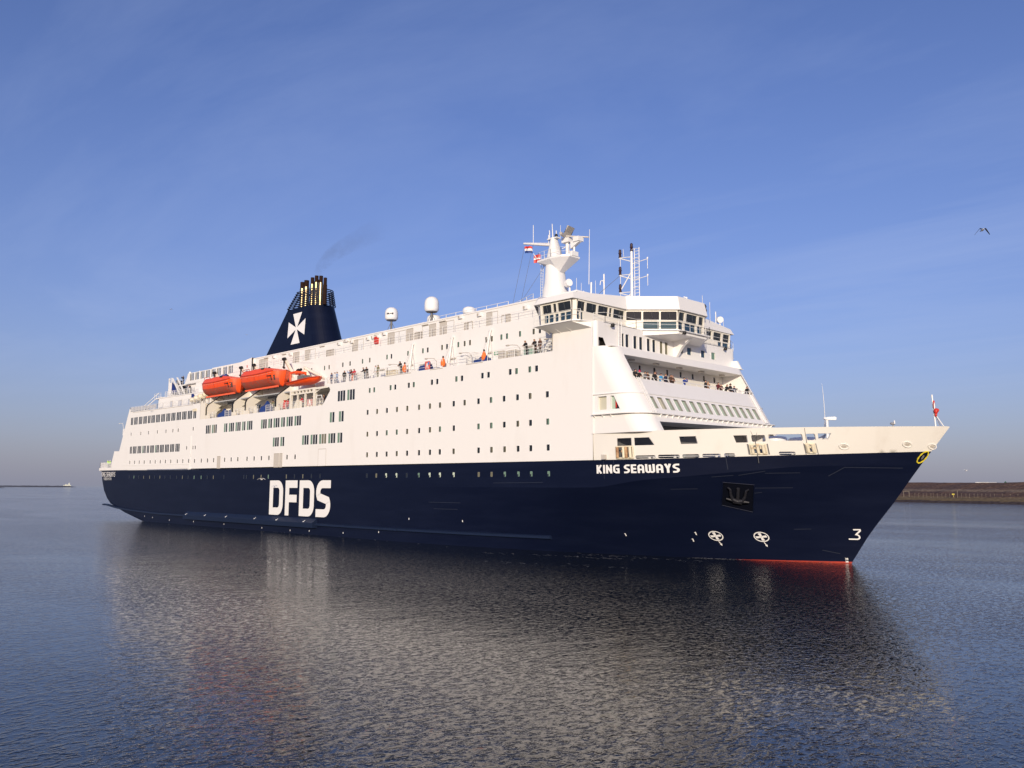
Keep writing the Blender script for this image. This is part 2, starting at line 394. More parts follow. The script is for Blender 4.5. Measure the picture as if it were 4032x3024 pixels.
# --- rubbing strake with its wide fender box
mb = MB()
st = [(-198.4,3.0),(-196,2.95),(-190,2.45),(-182.2,2.15),(-175,1.95),(-168.3,1.82),(-156.3,1.8)]
for a, b in zip(st, st[1:]):
    mb.prism([(a[0],0.05,a[1]-.32),(a[0],-.45,a[1]-.28),(a[0],-.45,a[1]),(a[0],0.05,a[1]+.05)], (b[0]-a[0],0,b[1]-a[1]))
mb.prism([(-156.3,.05,1.0),(-156.3,-.75,1.05),(-156.3,-.85,1.75),(-156.3,.05,2.45)], (44.4,0,0))
mb.prism([(-111.9,.05,1.3),(-111.9,-.35,1.4),(-111.9,-.35,1.65),(-111.9,.05,1.8)], (19.9,0,0))
prev = None
for X in np.linspace(-92, -67, 14):
    c = [(X, hullY(X,1.3)+.05, 1.32), (X, hullY(X,1.5)-.32, 1.42), (X, hullY(X,1.6)-.32, 1.66), (X, hullY(X,1.8)+.05, 1.8)]
    if prev: mb.add(prev+c, [(i,(i+1)%4,4+(i+1)%4,4+i) for i in range(4)])
    prev = c
mb.add(prev, [(0,1,2,3)])
mb.build('rubbing_strake', M_NAVY2, SHIP, ship=True)
mb = MB()
for x in (-155.2,-147.5,-139.5,-129.5,-122.5,-114.5):      # painted ticks on the fender box
    ribbon(mb, [(0,.15),(.12,0),(.45,.42)], .13, lambda a,b,x=x: (x+a*.9, -.86+.5*max(0,b-.02), 1.86+b*.6))
for x, z in ((-176,.9),(-172,.75),(-164,.5),(-153.5,.55),(-141.5,.5),(-128.3,.35),(-119.5,.3),(-114,.42),(-105,.5),(-96.5,.95),(-90,2.9),(-80,2.9)):
    mb.poly([(x,hullY(x,z)-.02,z),(x+.14,hullY(x+.14,z)-.02,z),(x+.14,hullY(x+.14,z+.22)-.02,z+.22),(x,hullY(x,z+.22)-.02,z+.22)])
for x, z in ((-58,2.05),(-50.76,2.4),(-51.3,1.7)):
    text(mb, '1', x, x+.25, z, z+.3, .16, lambda a,b,j: onhull(a,b))
mb.build_split('hull_mark', M_WHITE2, SHIP, ship=True)

# --- lettering and painted symbols on the hull
for ch, x0, x1 in (('D',-126.15,-121.95),('F',-121.25,-117.7),('D',-117.1,-112.9),('S',-112.35,-108.45)):
    mb = MB(); w = x1-x0; H = 5.36; s = 1.14
    gw_ = w/H
    def f(a, b, j=0): return (x0 + a*H, -.02-.004*j, 2.63 + b*H)
    c = .22
    if ch == 'D':
        hs = s/H/2; r_ = gw_-hs
        ribbon(mb, [(hs,hs),(hs,1-hs),(r_-.2,1-hs)]+arc(r_-.2,1-hs-.2,.2,90,0,6)[1:]+arc(r_-.2,hs+.2,.2,0,-90,6), s/H, f, True, sub=.15)
    elif ch == 'F':
        k = s/H
        for j, p in enumerate(([(k/2,0),(k/2,1)],[(k,1-k/2),(gw_,1-k/2)],[(k,.485),(gw_*.96,.485)])): ribbon(mb, p, k, f)
    else:
        k = s/H; l = k/2; r_ = gw_-k/2
        ribbon(mb, [(gw_,1-l),(l+.22,1-l)]+arc(l+.22,1-l-.22,.22,90,215,9)[1:]+arc(r_-.22,l+.22,.22,35,-90,9)+[(0,l)], k, f, sub=.08)
    mb.build('letter', M_WHITE2, SHIP)
text(None, 'KING SEAWAYS', -58.48, -49.5, 8.57, 9.44, .19, lambda a,b,j: onhull(a, b + (a+58.5)*.006, .035+.006*j), gap=.09, parent=SHIP)
text(None, 'KING SEAWAYS', -201.2, -193.1, 8.68, 9.66, .115, lambda a,b,j: (a, -.02-.004*j+max(0,(1.6+Xt(b)-a))**2*.35, b), gap=.1, parent=SHIP, ship=True)
text(None, 'KØBENHAVN', -199.7, -195.1, 7.95, 8.52, .08, lambda a,b,j: (a, -.02-.004*j, b), gap=.12, parent=SHIP, ship=True)
for cx, cz in ((-48.82,2.35),(-44.77,2.37)):               # bow thruster marks
    mb = MB(); ring = arc(cx, cz, .62, 0, 360, 26, ry=.46)[:-1]
    ribbon(mb, ring, .09, lambda a,b: onhull(a,b,.05), True)
    for a0 in (10,100,190,280):
        mb.poly([onhull(cx+e*math.cos(R(a0+q)),cz+e*.76*math.sin(R(a0+q)),.07) for e,q in ((.1,-70),(.49,-17),(.5,0),(.49,17),(.1,70))])
    mb.poly([onhull(cx+a,cz+b,.05) for a,b in ((.02,-.56),(.10,-.52),(.21,-.78),(.28,-.76),(.24,-1.0),(.06,-.86),(.13,-.82))])
    mb.build('thruster_mark', M_WHITE2, SHIP)
mb = MB()
ribbon(mb, [(-37.64,2.34),(-36.98,2.34)]+arc(-36.98,2.56,.22,-80,100,7)[1:]+[(-36.60,3.16),(-36.60,3.26),(-37.12,3.25)], .12, lambda a,b: onhull(a,b,.05), sub=.1)
mb.build('bulb_mark', M_WHITE2, SHIP)
for z in (.35,.08,-.2):                                    # draught marks at the stem
    mb = MB(); text(mb, '3B', -38.32+.09*z, -38.08+.09*z, z-.02, z+.15, .2, lambda a,b,j: onhull(a,b,.03+.003*j)); mb.build('draught_mark', M_WHITE2, SHIP)

# --- old scrapes along the bow plating
for (x0,z0),(x1,z1) in (((-43.6,7.15),(-40.6,7.2)),((-44.5,8.35),(-42.2,8.75)),((-42.3,8.55),(-39.6,8.6)),((-37.6,8.3),(-36.2,9.1)),((-36.2,9.1),(-32.2,9.05)),((-46.8,8.2),(-44.9,8.35)),((-51,7.0),(-48.5,7.05)),((-86,5.2),(-80,5.2)),((-85,4.4),(-80.6,4.4)),((-41.8,3.2),(-40.4,3.25)),((-45,6.5),(-43.2,6.75)),((-40,1.2),(-38.6,.9)),((-74,7.6),(-66,7.65)),((-57.6,9.9),(-57.6,8.0)),((-56.4,9.9),(-56.4,8.9)),((-45.2,10),(-45.2,8.9))):
    mb = MB(); ribbon(mb, [(x0,z0),(x1,z1)], .045, lambda a,b: onhull(a,b,.015)); mb.build('scrape', mat('scraped_paint',(.020,.026,.046),.6), SHIP)
# --- anchor in its pocket
mb = MB()
c = [onhull(-46.05,7.72,.0), onhull(-43.55,7.48,.0), onhull(-44.62,4.85,.0), onhull(-47.05,5.5,.0)]
nrm_ = (Vector(c[1])-Vector(c[0])).cross(Vector(c[3])-Vector(c[0])).normalized()
if nrm_.y < 0: nrm_ = -nrm_
fr = [tuple(Vector(p) - nrm_*.05) for p in c]
bk = [tuple(Vector(p) - nrm_*.02) for p in c]
mb.add(bk, [(0,1,2,3)], 1)
for i in range(4):
    a, b = Vector(fr[i]), Vector(fr[(i+1)%4]); mb.tube(a, b, .05, 6, 0)
mb.build('anchor_pocket', [M_NAVY, mat('pocket_black', (.002,.003,.008), .7, spec=.1)], SHIP)
def ap(u, w, off):                                          # u,w: pocket coordinates 0..1
    a = Vector(c[0]).lerp(Vector(c[1]), u); b = Vector(c[3]).lerp(Vector(c[2]), u); return a.lerp(b, w) - nrm_*off
mb = MB(); M_ANCH = mat('anchor_iron', (.016,.016,.022), .5)
mb.tube(ap(.5,.12,.35), ap(.5,.55,.35), .17, 8)
for sg in (-1,1):
    pts = [(.5+sg*.02,.62),(.5+sg*.16,.56),(.5+sg*.22,.40),(.5+sg*.25,.18),(.5+sg*.33,.10)]
    for i,(a,b) in enumerate(zip(pts,pts[1:])): mb.tube(ap(*a,.4), ap(*b,.45), .2-.03*i, 8, r2=.17-.03*i)
    mb.tube(ap(.5,.62,.4), ap(.5+sg*.36,.60,.35), .2, 8, r2=.1)
mb.prism([tuple(ap(a,b,.2)) for a,b in ((.38,.58),(.62,.58),(.64,.68),(.36,.68))], tuple(-nrm_*.35))
mb.build('anchor', M_ANCH, SHIP)

# ================================================================= side plating with real window openings
HOLES = []; WIN = []          # openings in the flat side, and the windows that fill them
rg = random.Random(11)
def singles(xs, zc, w, h, pool):
    for x in xs: HOLES.append(rrect(x-w/2, x+w/2, zc-h/2, zc+h/2, min(w,h)*.18, 2)); WIN.append(('s', x, zc, w, h, rg.choice(pool)))
def groups(gs, z0, z1, first=.6):
    for a, b, k in gs: HOLES.append(rect(a, b, z0, z1)); WIN.append(('g', a, b, k, z0, z1, rg.random() < first))
DK, GR, CU, BL = 0, 1, 2, 3
r0=[-99.32,-98.24,-94.47,-93.42,-90.45,-89.38,-85.63,-84.56,-80.84,-79.78,-76.06,-74.98,-71.27,-70.22,-68.08,-67.02]
r1=[-99.7,-97.44,-95.19,-92.92,-90.68,-88.18,-85.94,-83.94,-81.29,-79.23,-76.72,-74.5,-72.27,-70.05,-68.02,-65.35]
r2=[-99.63,-97.35,-95.11,-92.87,-90.62,-88.09,-85.86,-83.88,-81.21,-76.66,-74.43,-72.21,-69.98,-67.95,-65.28]
r3=[-99.56,-97.29,-95.04,-92.78,-90.54,-88.04,-85.8,-83.85,-81.19,-76.62,-74.36,-72.13,-69.91,-67.89,-65.22]
singles(r0, 20.38, .5, .68, (DK,DK,DK,GR)); singles(r1, 17.34, .5, .68, (CU,CU,GR,DK,DK))
singles(r2, 14.31, .5, .68, (CU,GR,DK)); singles(r3, 11.46, .5, .68, (DK,CU,DK))
s17=[-185.38,-180.19,-176.19,-171.76,-167.65,-164.42,-162.0,-155.44]; singles(s17, 17.5, .4, .66, (DK,))
singles([-157.81,-154.17], 14.05, .4, .64, (DK,)); singles([-155.14], 14.05, .36, .64, (DK,))
r12=[-185.2,-182.65,-180.15,-177.59,-174.56,-172.05,-169.59,-167.13,-164.67,-161.68,-159.23,-156.68,-154.19,-151.37,-148.86,-146.44,-142.21,-139.81,-137.39,-134.15,-131.71,-129.26,-126.81,-121.14,-118.72]
singles(r12, 11.6, .42, .7, (DK,))
groups([(-185.95,-184.74,2),(-184.18,-182.31,3),(-181.7,-179.87,3),(-179.32,-177.47,3),(-176.94,-175.64,2),(-175.24,-173.38,3),(-172.87,-170.94,3),(-170.38,-168.49,3),(-167.94,-166.04,3),(-165.56,-163.64,3),(-163.11,-161.13,3),(-160.61,-158.67,3),(-158.17,-156.27,3),(-155.73,-154.5,2)], 19.42, 20.95, .0)
groups([(-185.64,-184.51,2),(-184.01,-182.09,3),(-181.54,-179.6,3),(-179.06,-177.22,3),(-176.69,-175.52,2),(-175.0,-173.1,3),(-172.59,-170.67,3),(-170.23,-168.3,3),(-167.8,-165.91,3),(-165.38,-163.47,3),(-162.95,-161.03,3)], 13.42, 14.9, .1)
groups([(-150.2,-148.25,3),(-147.74,-145.83,3),(-143.07,-141.82,2),(-141.25,-139.34,3),(-138.81,-136.94,3),(-136.42,-135.25,2),(-134.71,-132.81,3),(-129.91,-127.99,3),(-127.52,-126.26,2),(-125.82,-123.9,3),(-123.45,-122.22,2),(-121.75,-119.84,3),(-119.33,-117.38,3),(-109.32,-108.07,2),(-106.93,-105.67,2)], 16.4, 17.9, .8)
groups([(-125.8,-123.89,3),(-123.41,-122.21,2),(-116.88,-114.98,3),(-114.45,-112.53,3),(-112.04,-110.1,3),(-109.56,-107.68,3),(-107.12,-105.86,2)], 13.36, 14.8, .8)
groups([(-107.35,-105.41,3),(-104.9,-102.99,3)], 19.38, 20.88, .8)
XC = lambda z: max(-58.75, -44.1-.575*z - 2.4)                # where the flat side turns into the rounded front corner
side_out = [(-202.95,9.97),(-58.8,9.97),(-58.8,24.75),(-64.45,24.35),(-64.55,22.1),(-110.8,22.1),(-110.8,21.72),(-109.7,21.66),(-109.42,21.3),(-109.5,21.05),(-111.35,19.12),(-152.9,19.12),(-152.9,22.12),(-186.9,22.2),(-187.0,22.95),(-191.6,14.05),(-194.4,14.1),(-195.6,11.7),(-195.75,10.55),(-202.95,10.55)]
mb = MB()
sheet(mb, side_out, HOLES, lambda x, z: (x, 0.0, z))
# thickness of the edges that show
for a, b in zip(side_out[2:], side_out[3:]):
    mb.poly([(a[0],0,a[1]),(b[0],0,b[1]),(b[0],.25,b[1]),(a[0],.25,a[1])])
mb.build('side_wall', M_WHITE, SHIP, ship=True)
mb = MB(); sheet(mb, side_out, [], lambda x, z: (x, 2*CY, z)); mb.build('side_wall', M_WHITE, SHIP, ship=True)
# the blue row of small windows below the paint line
blue=[-185.04,-182.51,-179.96,-177.4,-174.4,-171.94,-169.37,-166.95,-164.48,-161.58,-159.04,-156.56,-154.02,-151.11,-148.64,-146.24,-142.18,-137.27+2.3,-134.07,-131.63,-129.1,-126.74,-121.1,-118.66,-116.24,-113.79,-111.41,-99.46,-97.25,-95.01,-92.72,-90.48,-87.97,-85.77,-83.73,-81.09,-76.51,-74.27,-72.04,-69.81,-67.78,-65.11]
PANE = [M_GLASS, M_GREEN, M_CURT, M_GLASSB, M_MINT]
def win_mesh(w, h, pane, rim=.04, proud=.0, deep=.05):
    m_ = MB(); o = rrect(-w/2, w/2, -h/2, h/2, min(w,h)*.18, 2); n = len(o)
    vs = [(a, 0, b) for a, b in o] + [(a, deep, b) for a, b in o]
    m_.add(vs, [(i,(i+1)%n,n+(i+1)%n,n+i) for i in range(n)], 0)
    m_.add([(a, deep-.01, b) for a, b in o], [tuple(range(n))], 1)
    k = 1 + rim*2/w                                           # thin welded rim standing proud of the plating
    o2 = [(a*k, b*(1+rim*2/h)) for a, b in o]
    m_.add([(a,-.025,b) for a,b in o]+[(a,-.025,b) for a,b in o2]+[(a,.0,b) for a,b in o2], [(i,(i+1)%n,n+(i+1)%n,n+i) for i in range(n)]+[(n+i,n+(i+1)%n,2*n+(i+1)%n,2*n+i) for i in range(n)], 0)
    if pane in (GR, CU): m_.box(-w/2+.02, -w/2+w*.36, deep-.022, deep-.012, -h/2+.02, h/2-.02, 2)
    return m_.mesh('window', [M_WHITE2, PANE[pane], M_GLASS], (0,0,0))
WM = {}
for q in WIN:
    if q[0] == 's':
        _, x, zc, w, h, p = q; key = (w, h, p)
        key = (w, h, p, x < -100)
        if key not in WM: WM[key] = win_mesh(w, h, p, deep=.03 if x < -100 else .06)
        place('window', WM[key], sheer((x, 0, zc)), SHIP)
    else:
        _, a, b, k, z0, z1, first = q
        a0, _, z0 = sheer((a, 0, z0)); z1 = sheer((a, 0, z1))[2]; d = .05
        m_ = MB()
        m_.add([(a,0,z0),(b,0,z0),(b,0,z1),(a,0,z1),(a,d,z0),(b,d,z0),(b,d,z1),(a,d,z1)], [(0,1,5,4),(1,2,6,5),(2,3,7,6),(3,0,4,7)])
        mw = .13; pw = ((b-a) - mw*(k-1)) / k
        for i in range(k-1): x = a + (i+1)*pw + i*mw; m_.box(x, x+mw, .012, d, z0, z1)
        wo_ = m_.build('window', M_WHITE2, SHIP, at=((a+b)/2, 0, z0))
        for i in range(k):
            x = a + i*(pw+mw); pm = MB()
            pm.box(x+.002, x+pw-.002, d-.03, d-.005, z0+.004, z1-.004)
            pm.build('pane', PANE[GR] if (i == 0 and first) else (PANE[CU] if rg.random() < (.10 if a > -150.5 else .0) else PANE[DK]), wo_, at=(x+pw/2, d, z0))
M_LITPANE = [mat('pale_blind', (.55,.62,.50), .5), M_CURT, M_GLASS, M_GREEN]
bm_ = {}
for i, x in enumerate(sorted(blue)):
    big = x > -100; w, h = (.46,.66) if big else (.36,.72)
    p = rg.choice((0,0,1,2,3)) if big else rg.choice((1,2,2,3))
    if (big, p) not in bm_:
        m_ = MB(); o = rrect(-w/2, w/2, -h/2, h/2, .08, 2); n = len(o)
        m_.prism([(a,.0,b) for a,b in o], (0,-.03,0), 0)
        m_.add([(a*.8,-.036,b*.86) for a,b in o], [tuple(range(n))], 1)
        if big and p in (0,3): m_.box(-w*.38, 0, -.042, -.037, -h*.42, -h*.02, 2)
        bm_[(big,p)] = m_.mesh('window', [M_NAVY2, M_LITPANE[p], M_GLASS], (0,0,0))
    place('window', bm_[(big,p)], sheer((x, hullY(x,8.6) if x>-100 else 0, 8.6)), SHIP)
# shell doors, seams and trim on the side
def pnl(name, x0, x1, z0, z1, m=M_PANEL, t=.03, y=0.0):
    q = MB(); q.box(x0, x1, y-t, y, z0, z1, 0); q.box(x0-.06, x0, y-t*1.6, y, z0, z1+.06, 1); q.box(x1, x1+.05, y-t*1.6, y, z0, z1+.06, 1); q.box(x0, x1, y-t*2, y, z1, z1+.07, 1)
    return q.build(name, [m, M_SEAM], SHIP, at=sheer(((x0+x1)/2, y, z0)))
pnl('shell_door', -145.03, -143.92, 10.1, 12.2); pnl('shell_door', -125.15, -123.7, 10.05, 12.2); pnl('shell_door', -123.4, -122.65, 10.05, 12.2)
pnl('shell_door', -112.1, -110.05, 10.1, 12.55, M_WHITE, .012)
mb = MB()
mb.tube((-156.05,-.06,10.2),(-156.05,-.03,16.2),.035,6); mb.box(-156.4,-155.7,-.3,0,10.05,10.35)
mb.box(-189.6,-156.4,-.06,0,10.98,11.06)
mb.box(-58.9,-58.72,-.1,.0,12.7,24.6)
mb.build_split('trim', M_WHITE2, SHIP, ship=True)
mb = MB()
for x0,x1,z in ((-96,-90,21.98),(-86,-83.5,21.98),(-79,-76,21.98),(-185,-156,22.0)): mb.box(x0,x1,-.05,0,z,z+.05)
mb.box(-64.6,-64.5,-.03,0,22.2,24.2)
mb.build_split('gutter', M_SEAM, SHIP, ship=True)
# ================================================================= decks
mb = MB()
mb.box(-152.9,-63.5, .02, 2*CY-.02, 9.7, 9.9); mb.box(-203,-152.9,.3,2*CY-.3,9.8,10.0)     # car deck roofs
mb.box(-152.8,-111.4, .25, 6, 18.95, 19.12)                                                # embarkation deck
mb.box(-186.8,-58.9, 1.2, 2*CY-1.2, 21.9, 22.08)                                           # promenade deck
mb.box(-110.7,-64.6, .02, 1.2, 21.9, 22.08); mb.box(-186.8,-152.95,.02,1.2,21.9,22.08)
mb.box(-186.8,-58.9, 2*CY-1.2, 2*CY-.02, 21.9, 22.08)
mb.build('deck', M_DECKG, SHIP, ship=True)
mb = MB()
mb.add([(-187,.02,22.9),(-191.6,.02,14.05),(-191.6,2*CY-.02,14.05),(-187,2*CY-.02,22.9)], [(0,1,2,3)])
mb.add([(-191.6,.02,14.05),(-194.4,.02,14.1),(-194.4,2*CY-.02,14.1),(-191.6,2*CY-.02,14.05)], [(0,1,2,3)])
mb.add([(-194.4,.02,14.1),(-195.7,.02,10.5),(-195.7,2*CY-.02,10.5),(-194.4,2*CY-.02,14.1)], [(0,1,2,3)])
mb.add([(-203,.02,10.5),(-203,2*CY-.02,10.5),(-203,2*CY-.02,9.9),(-203,.02,9.9)], [(0,1,2,3)])
mb.build('stern_wall', M_WHITE, SHIP, ship=True)
# ================================================================= upper house
YP = 3.0
uw = [-119.72,-115.93,-114.64,-110.86,-108.9,-105.63,-103.81,-99.58,-98.52,-94.7,-91.39,-90.36,-87.33,-86.33,-84.04,-82.8,-81.76,-78.71,-77.67,-75.95,-74.95,-72.69,-70.41,-69.39,-148.0,-143.2,-133.5,-131.2]
H2 = []
for i, x in enumerate(uw):
    zc = 25.42 if x > -125 else 23.6
    H2.append(rrect(x-.2, x+.2, zc-.34, zc+.34, .08, 2)); p = rg.choice((DK,GR,CU))
    if ('u',p) not in WM: WM[('u',p)] = win_mesh(.4, .68, p, deep=.04)
    place('window', WM[('u',p)], (x, YP, zc), SHIP)
mb = MB()
sheet(mb, [(-162,22.08),(-59.2,22.08),(-59.2,24.55),(-64.9,24.55),(-64.9,27.15),(-162,27.15)], H2, lambda x,z: (x,YP,z))
mb.box(-162,-64.9, YP+.02, YP+.9, 27.08, 27.15)
GH = []
mb.build('house_wall', M_WHITE, SHIP)
mb = MB()
sheet(mb, [(-139.7,27.15),(-64,27.15),(-64,29.42),(-139.7,29.42)], GH, lambda x,z: (x,YP+.5,z))
mb.box(-139.7,-64, YP+.5, 2*CY-YP-.5, 29.42, 29.5)
mb.box(-139.7,-64, YP+.42, YP+.5, 29.30, 29.47)
mb.box(-139.9,-139.6, YP+.3, YP+.5, 27.15, 29.4)
mb.box(-162,-64.6, 2*CY-YP, 2*CY-YP+.1, 22.08, 29.3); mb.box(-64.6,-59.2, 2*CY-YP, 2*CY-YP+.1, 22.08, 24.6); mb.box(-64.1,-64, YP+.5, 2*CY-YP-.5, 27.15, 29.42)
mb.build('house_wall', M_WHITE, SHIP)
# gallery: railing, doors and lockers
mb = MB(); rail(mb, [(-139.6,YP+.06,27.15),(-66,YP+.06,27.15)], 1.1, (.38,.74,1.1), 2.4, .022); mb.build_split('railing', M_WHITE2, SHIP)
for x0,x1 in ((-137.62,-136.69),(-136.6,-135.7),(-135.6,-134.65),(-126.19,-125.34),(-125.24,-124.32),(-122.44,-120.95),(-108.81,-107.46),(-99.86,-98.42),(-95.42,-94.05),(-90.37,-89.07),(-88.16,-86.82),(-78.93,-77.97)):
    dx = .25; pnl('gallery_door', x0-dx, x1-dx, 27.2, 28.95, y=YP+.5)
for x0,x1 in ((-120.85,-119.4),(-107.4,-106),(-98.3,-97.28),(-97.2,-95.64),(-91.9,-90.49),(-86.75,-85.34),(-77.9,-76.94)): pnl('gallery_door', x0-.25, x1-.25, 27.2, 28.9, M_WHITE2, .02, YP+.5)
for x0,x1 in ((-116.01,-114.92),(-114.9,-113.87),(-93.6,-92.66),(-92.61,-92.02),(-83.14,-82.43),(-82.37,-81.63),(-76.1,-75.36),(-75.33,-74.64)): pnl('locker', x0-.25, x1-.25, 27.2, 28.2, M_PANEL if rg.random()<.5 else M_WHITE2, .05, YP+.5)
for x,z in ((-133,28.7),(-127.5,28.6),(-113,28.7),(-109.5,28.6),(-111,28.95),(-105.3,28.55),(-104,28.6),(-102.9,28.6),(-101.3,28.8),(-84.5,28.9),(-80.8,28.7),(-72.5,28.4)):
    q = MB(); q.box(x,x+.7,YP+.2,YP+.5,z,z+.42,0); q.box(x+.06,x+.36,YP+.17,YP+.2,z+.05,z+.37,1); q.build('vent_box',[M_WHITE2,M_SEAM],SHIP)
for x in (-136,-130,-118.2,-111.5,-103.6,-92.2,-88.5,-69.8):
    q = MB(); q.box(x,x+1.3,YP+.3,YP+.5,29.0,29.1); q.build_split('light_fitting', M_SEAM, SHIP)
q = MB(); q.box(-103.05,-102.4,YP+.1,YP+.5,27.75,28.35,0); q.box(-103.05,-102.4,YP+.1,YP+.5,28.36,28.75,0); q.build('fire_locker', M_REDP, SHIP)
q = MB(); q.lathe((-141.3,YP+.2,27.9), [(.3,0),(.3,.45),(.22,.5),(.22,.75)], 10); q.build('fire_locker', M_REDP, SHIP)
# ---- after deckhouse with its window band
mb = MB(); H3 = []
dhg = [(-164.71,-162.99),(-162.33,-160.68),(-160.01,-158.39),(-157.72,-156.07),(-155.35,-153.73),(-153.06,-151.51),(-150.78,-149.03),(-148.43,-146.71)]
zsh = lambda x: .0
for a,b in dhg: H3.append(rect(a,b,27.45,28.85))
sheet(mb, [(-166.9,26.95),(-139.7,26.95),(-139.7,29.55),(-143.8,29.12),(-155.1,29.12),(-155.1,28.98),(-165.7,28.98)], H3, lambda x,z: (x,YP-.04,z))
mb.add([(-165.7,YP-.04,28.98),(-155.1,YP-.04,28.98),(-155.1,2*CY-YP,28.98),(-165.7,2*CY-YP,28.98)], [(0,1,2,3)])
mb.add([(-155.1,YP-.04,29.12),(-143.8,YP-.04,29.12),(-143.8,2*CY-YP,29.12),(-155.1,2*CY-YP,29.12)], [(0,1,2,3)])
mb.add([(-143.8,YP-.04,29.12),(-139.7,YP-.04,29.55),(-139.7,2*CY-YP,29.55),(-143.8,2*CY-YP,29.12)], [(0,1,2,3)])
mb.add([(-166.9,YP-.04,26.95),(-165.7,YP-.04,28.98),(-165.7,2*CY-YP,28.98),(-166.9,2*CY-YP,26.95)], [(0,1,2,3)])
mb.box(-166.9,-139.7,YP-.03,YP+6,26.85,26.95)
for x in (-158.9,-149.0,-145.6): mb.tube((x-1.5,YP-.1,27),(x-1.5,YP-.1,29.1),.05,5)
mb.tube((-165.5,YP+.3,28.98),(-165.5,YP+.3,29.3),.25,8)
mb.build('deckhouse_wall', M_WHITE, SHIP, ship=True)
for a,b in dhg:
    z0,z1 = sheer((a,0,27.45))[2], sheer((a,0,28.85))[2]; y=YP-.04; d=.05
    m_ = MB(); m_.add([(a,y,z0),(b,y,z0),(b,y,z1),(a,y,z1),(a,y+d,z0),(b,y+d,z0),(b,y+d,z1),(a,y+d,z1)], [(0,1,5,4),(1,2,6,5),(2,3,7,6),(3,0,4,7)])
    pw = ((b-a)-.3)/3
    for i in range(2): x = a+(i+1)*pw+i*.15; m_.box(x,x+.15,y+.01,y+d,z0,z1)
    wo_ = m_.build('window', M_WHITE2, SHIP, at=((a+b)/2,y,z0))
    for i in range(3):
        x = a+i*(pw+.15); pm = MB(); pm.box(x+.002,x+pw-.002,y+d-.03,y+d-.005,z0+.004,z1-.004)
        pm.build('pane', mat('sky_glass',(.10,.13,.19),.08) if i else M_CURT, wo_, at=(x+pw/2,y,z0))
# ---- stepped after decks
mb = MB()
mb.box(-176.9,-153,2.0,2*CY-2,22.08,24.55); mb.box(-178.6,-176.9,2.6,2*CY-2.6,22.08,25.05)
mb.box(-166,-139.7,3.6,2*CY-3.6,24.6,26.9)
mb.box(-178.6,-153,1.9,2*CY-1.9,24.55,24.72)
mb.box(-170.6,-166.5,3.1,2*CY-3,26.75,26.95)
mb.build('after_house', M_WHITE, SHIP, ship=True)
q = MB(); q.box(-174.95,-173.4,3.0,9,24.72,27.75); q.box(-174.95,-174.8,3.0,3.2,27.75,28.7); q.box(-173.5,-173.35,3.0,3.2,27.75,28.7); q.build('stair_tower', M_WHITE, SHIP, ship=True)
q = MB()
q.prism([(-173.3,3.0,25.5),(-170.75,3.0,25.6),(-173.2,3.0,27.75)], (0,.1,0)); q.build('blue_panel', mat('royal_blue',(.012,.03,.17),.5), SHIP, ship=True)
q = MB(); q.prism([(-161.2,1.85,23.5),(-159.3,1.85,23.5),(-160.4,1.85,24.5),(-161.2,1.85,24.5)], (0,.1,0)); q.build('blue_panel', mat('royal_blue',(.012,.03,.17),.5), SHIP, ship=True)
q = MB()
for x0,x1 in ((-173.2,-169.2),(-171.0,-167.0)):
    q.prism([(x0,2.9,28.6),(x0+.55,2.9,28.6),(x1+.45,2.9,25.0),(x1-.1,2.9,25.0)], (0,.12,0))
q.build_split('stair_stringer', M_WHITE2, SHIP, ship=True)
q = MB()
for i in range(14):
    t = i/13; x = -171.9+3.4*t; z = 27.9-2.8*t; q.box(x,x+.5,3.2,4.4,z,z+.2)
q.build('stair_treads', M_SHADE, SHIP, ship=True)
mb = MB()
rail(mb, [(-187,.1,22.2),(-172.8,.1,22.2),(-153.2,.1,22.15)], 1.05, (.3,.55,.8,1.05), 1.55, .028)
rail(mb, [(-187,.1,22.2),(-187,2*CY-.1,22.2)], 1.05, (.3,.55,.8,1.05), 1.55, .028)
rail(mb, [(-179.8,2.2,24.72),(-176.5,2.2,24.72)], 1.05, (.35,.7,1.05), 1.1, .028); rail(mb, [(-173.8,1.95,24.72),(-160,1.95,24.72)], 1.05, (.3,.6,1.05), 1.2, .03, infill=.3)
rail(mb, [(-174.9,3.05,27.75),(-173.4,3.05,27.75)], .95, (.3,.6,.95), .5, .03); rail(mb, [(-170.4,3.0,26.95),(-166.9,3.0,26.95)], 1.05, (.5,1.05), 1.2, .028)
mb.tube((-180.0,.3,23.2),(-177.0,2.0,25.8),.06,5); mb.tube((-181.0,.3,22.2),(-178.0,2.0,24.8),.09,5)
rail(mb, [(-202.85,.15,10.5),(-195.6,.15,10.5)], 1.2, (.3,.6,.9,1.2), .9, .035, infill=.28); rail(mb, [(-202.85,.15,10.5),(-202.85,2*CY-.15,10.5)], 1.2, (.4,.8,1.2), 1.5, .035)
mb.build_split('railing', M_WHITE2, SHIP, ship=True)
mb = MB()                                                     # pale wind screens fixed behind the rail bars
mb.box(-186.8,-173.5,.17,.19,22.3,23.15); mb.box(-202.6,-198.6,.22,.25,10.55,11.6)
mb.build_split('wind_screen', mat('screen_grey',(.48,.49,.54),.4), SHIP, ship=True)
for x,z,w,h in ((-171,22.2,1.1,1.55),(-167.2,22.2,1.7,1.5),(-162.8,22.2,.8,1.5),(-160.6,22.2,.5,1.4),(-174.7,22.2,.35,1.4)):
    q = MB(); q.box(x,x+w,1.93,2.0,z,z+h,0); q.box(x+.1,x+w-.1,1.9,1.93,z+.3,z+h-.15,1); q.build('door',[M_PANEL,mat('screen_grey',(.48,.49,.54),.4)],SHIP,ship=True)
q = MB(); q.box(-155.9,-154.35,-.12,0,20.75,21.25); q.build('notice_box', M_CREAM, SHIP)
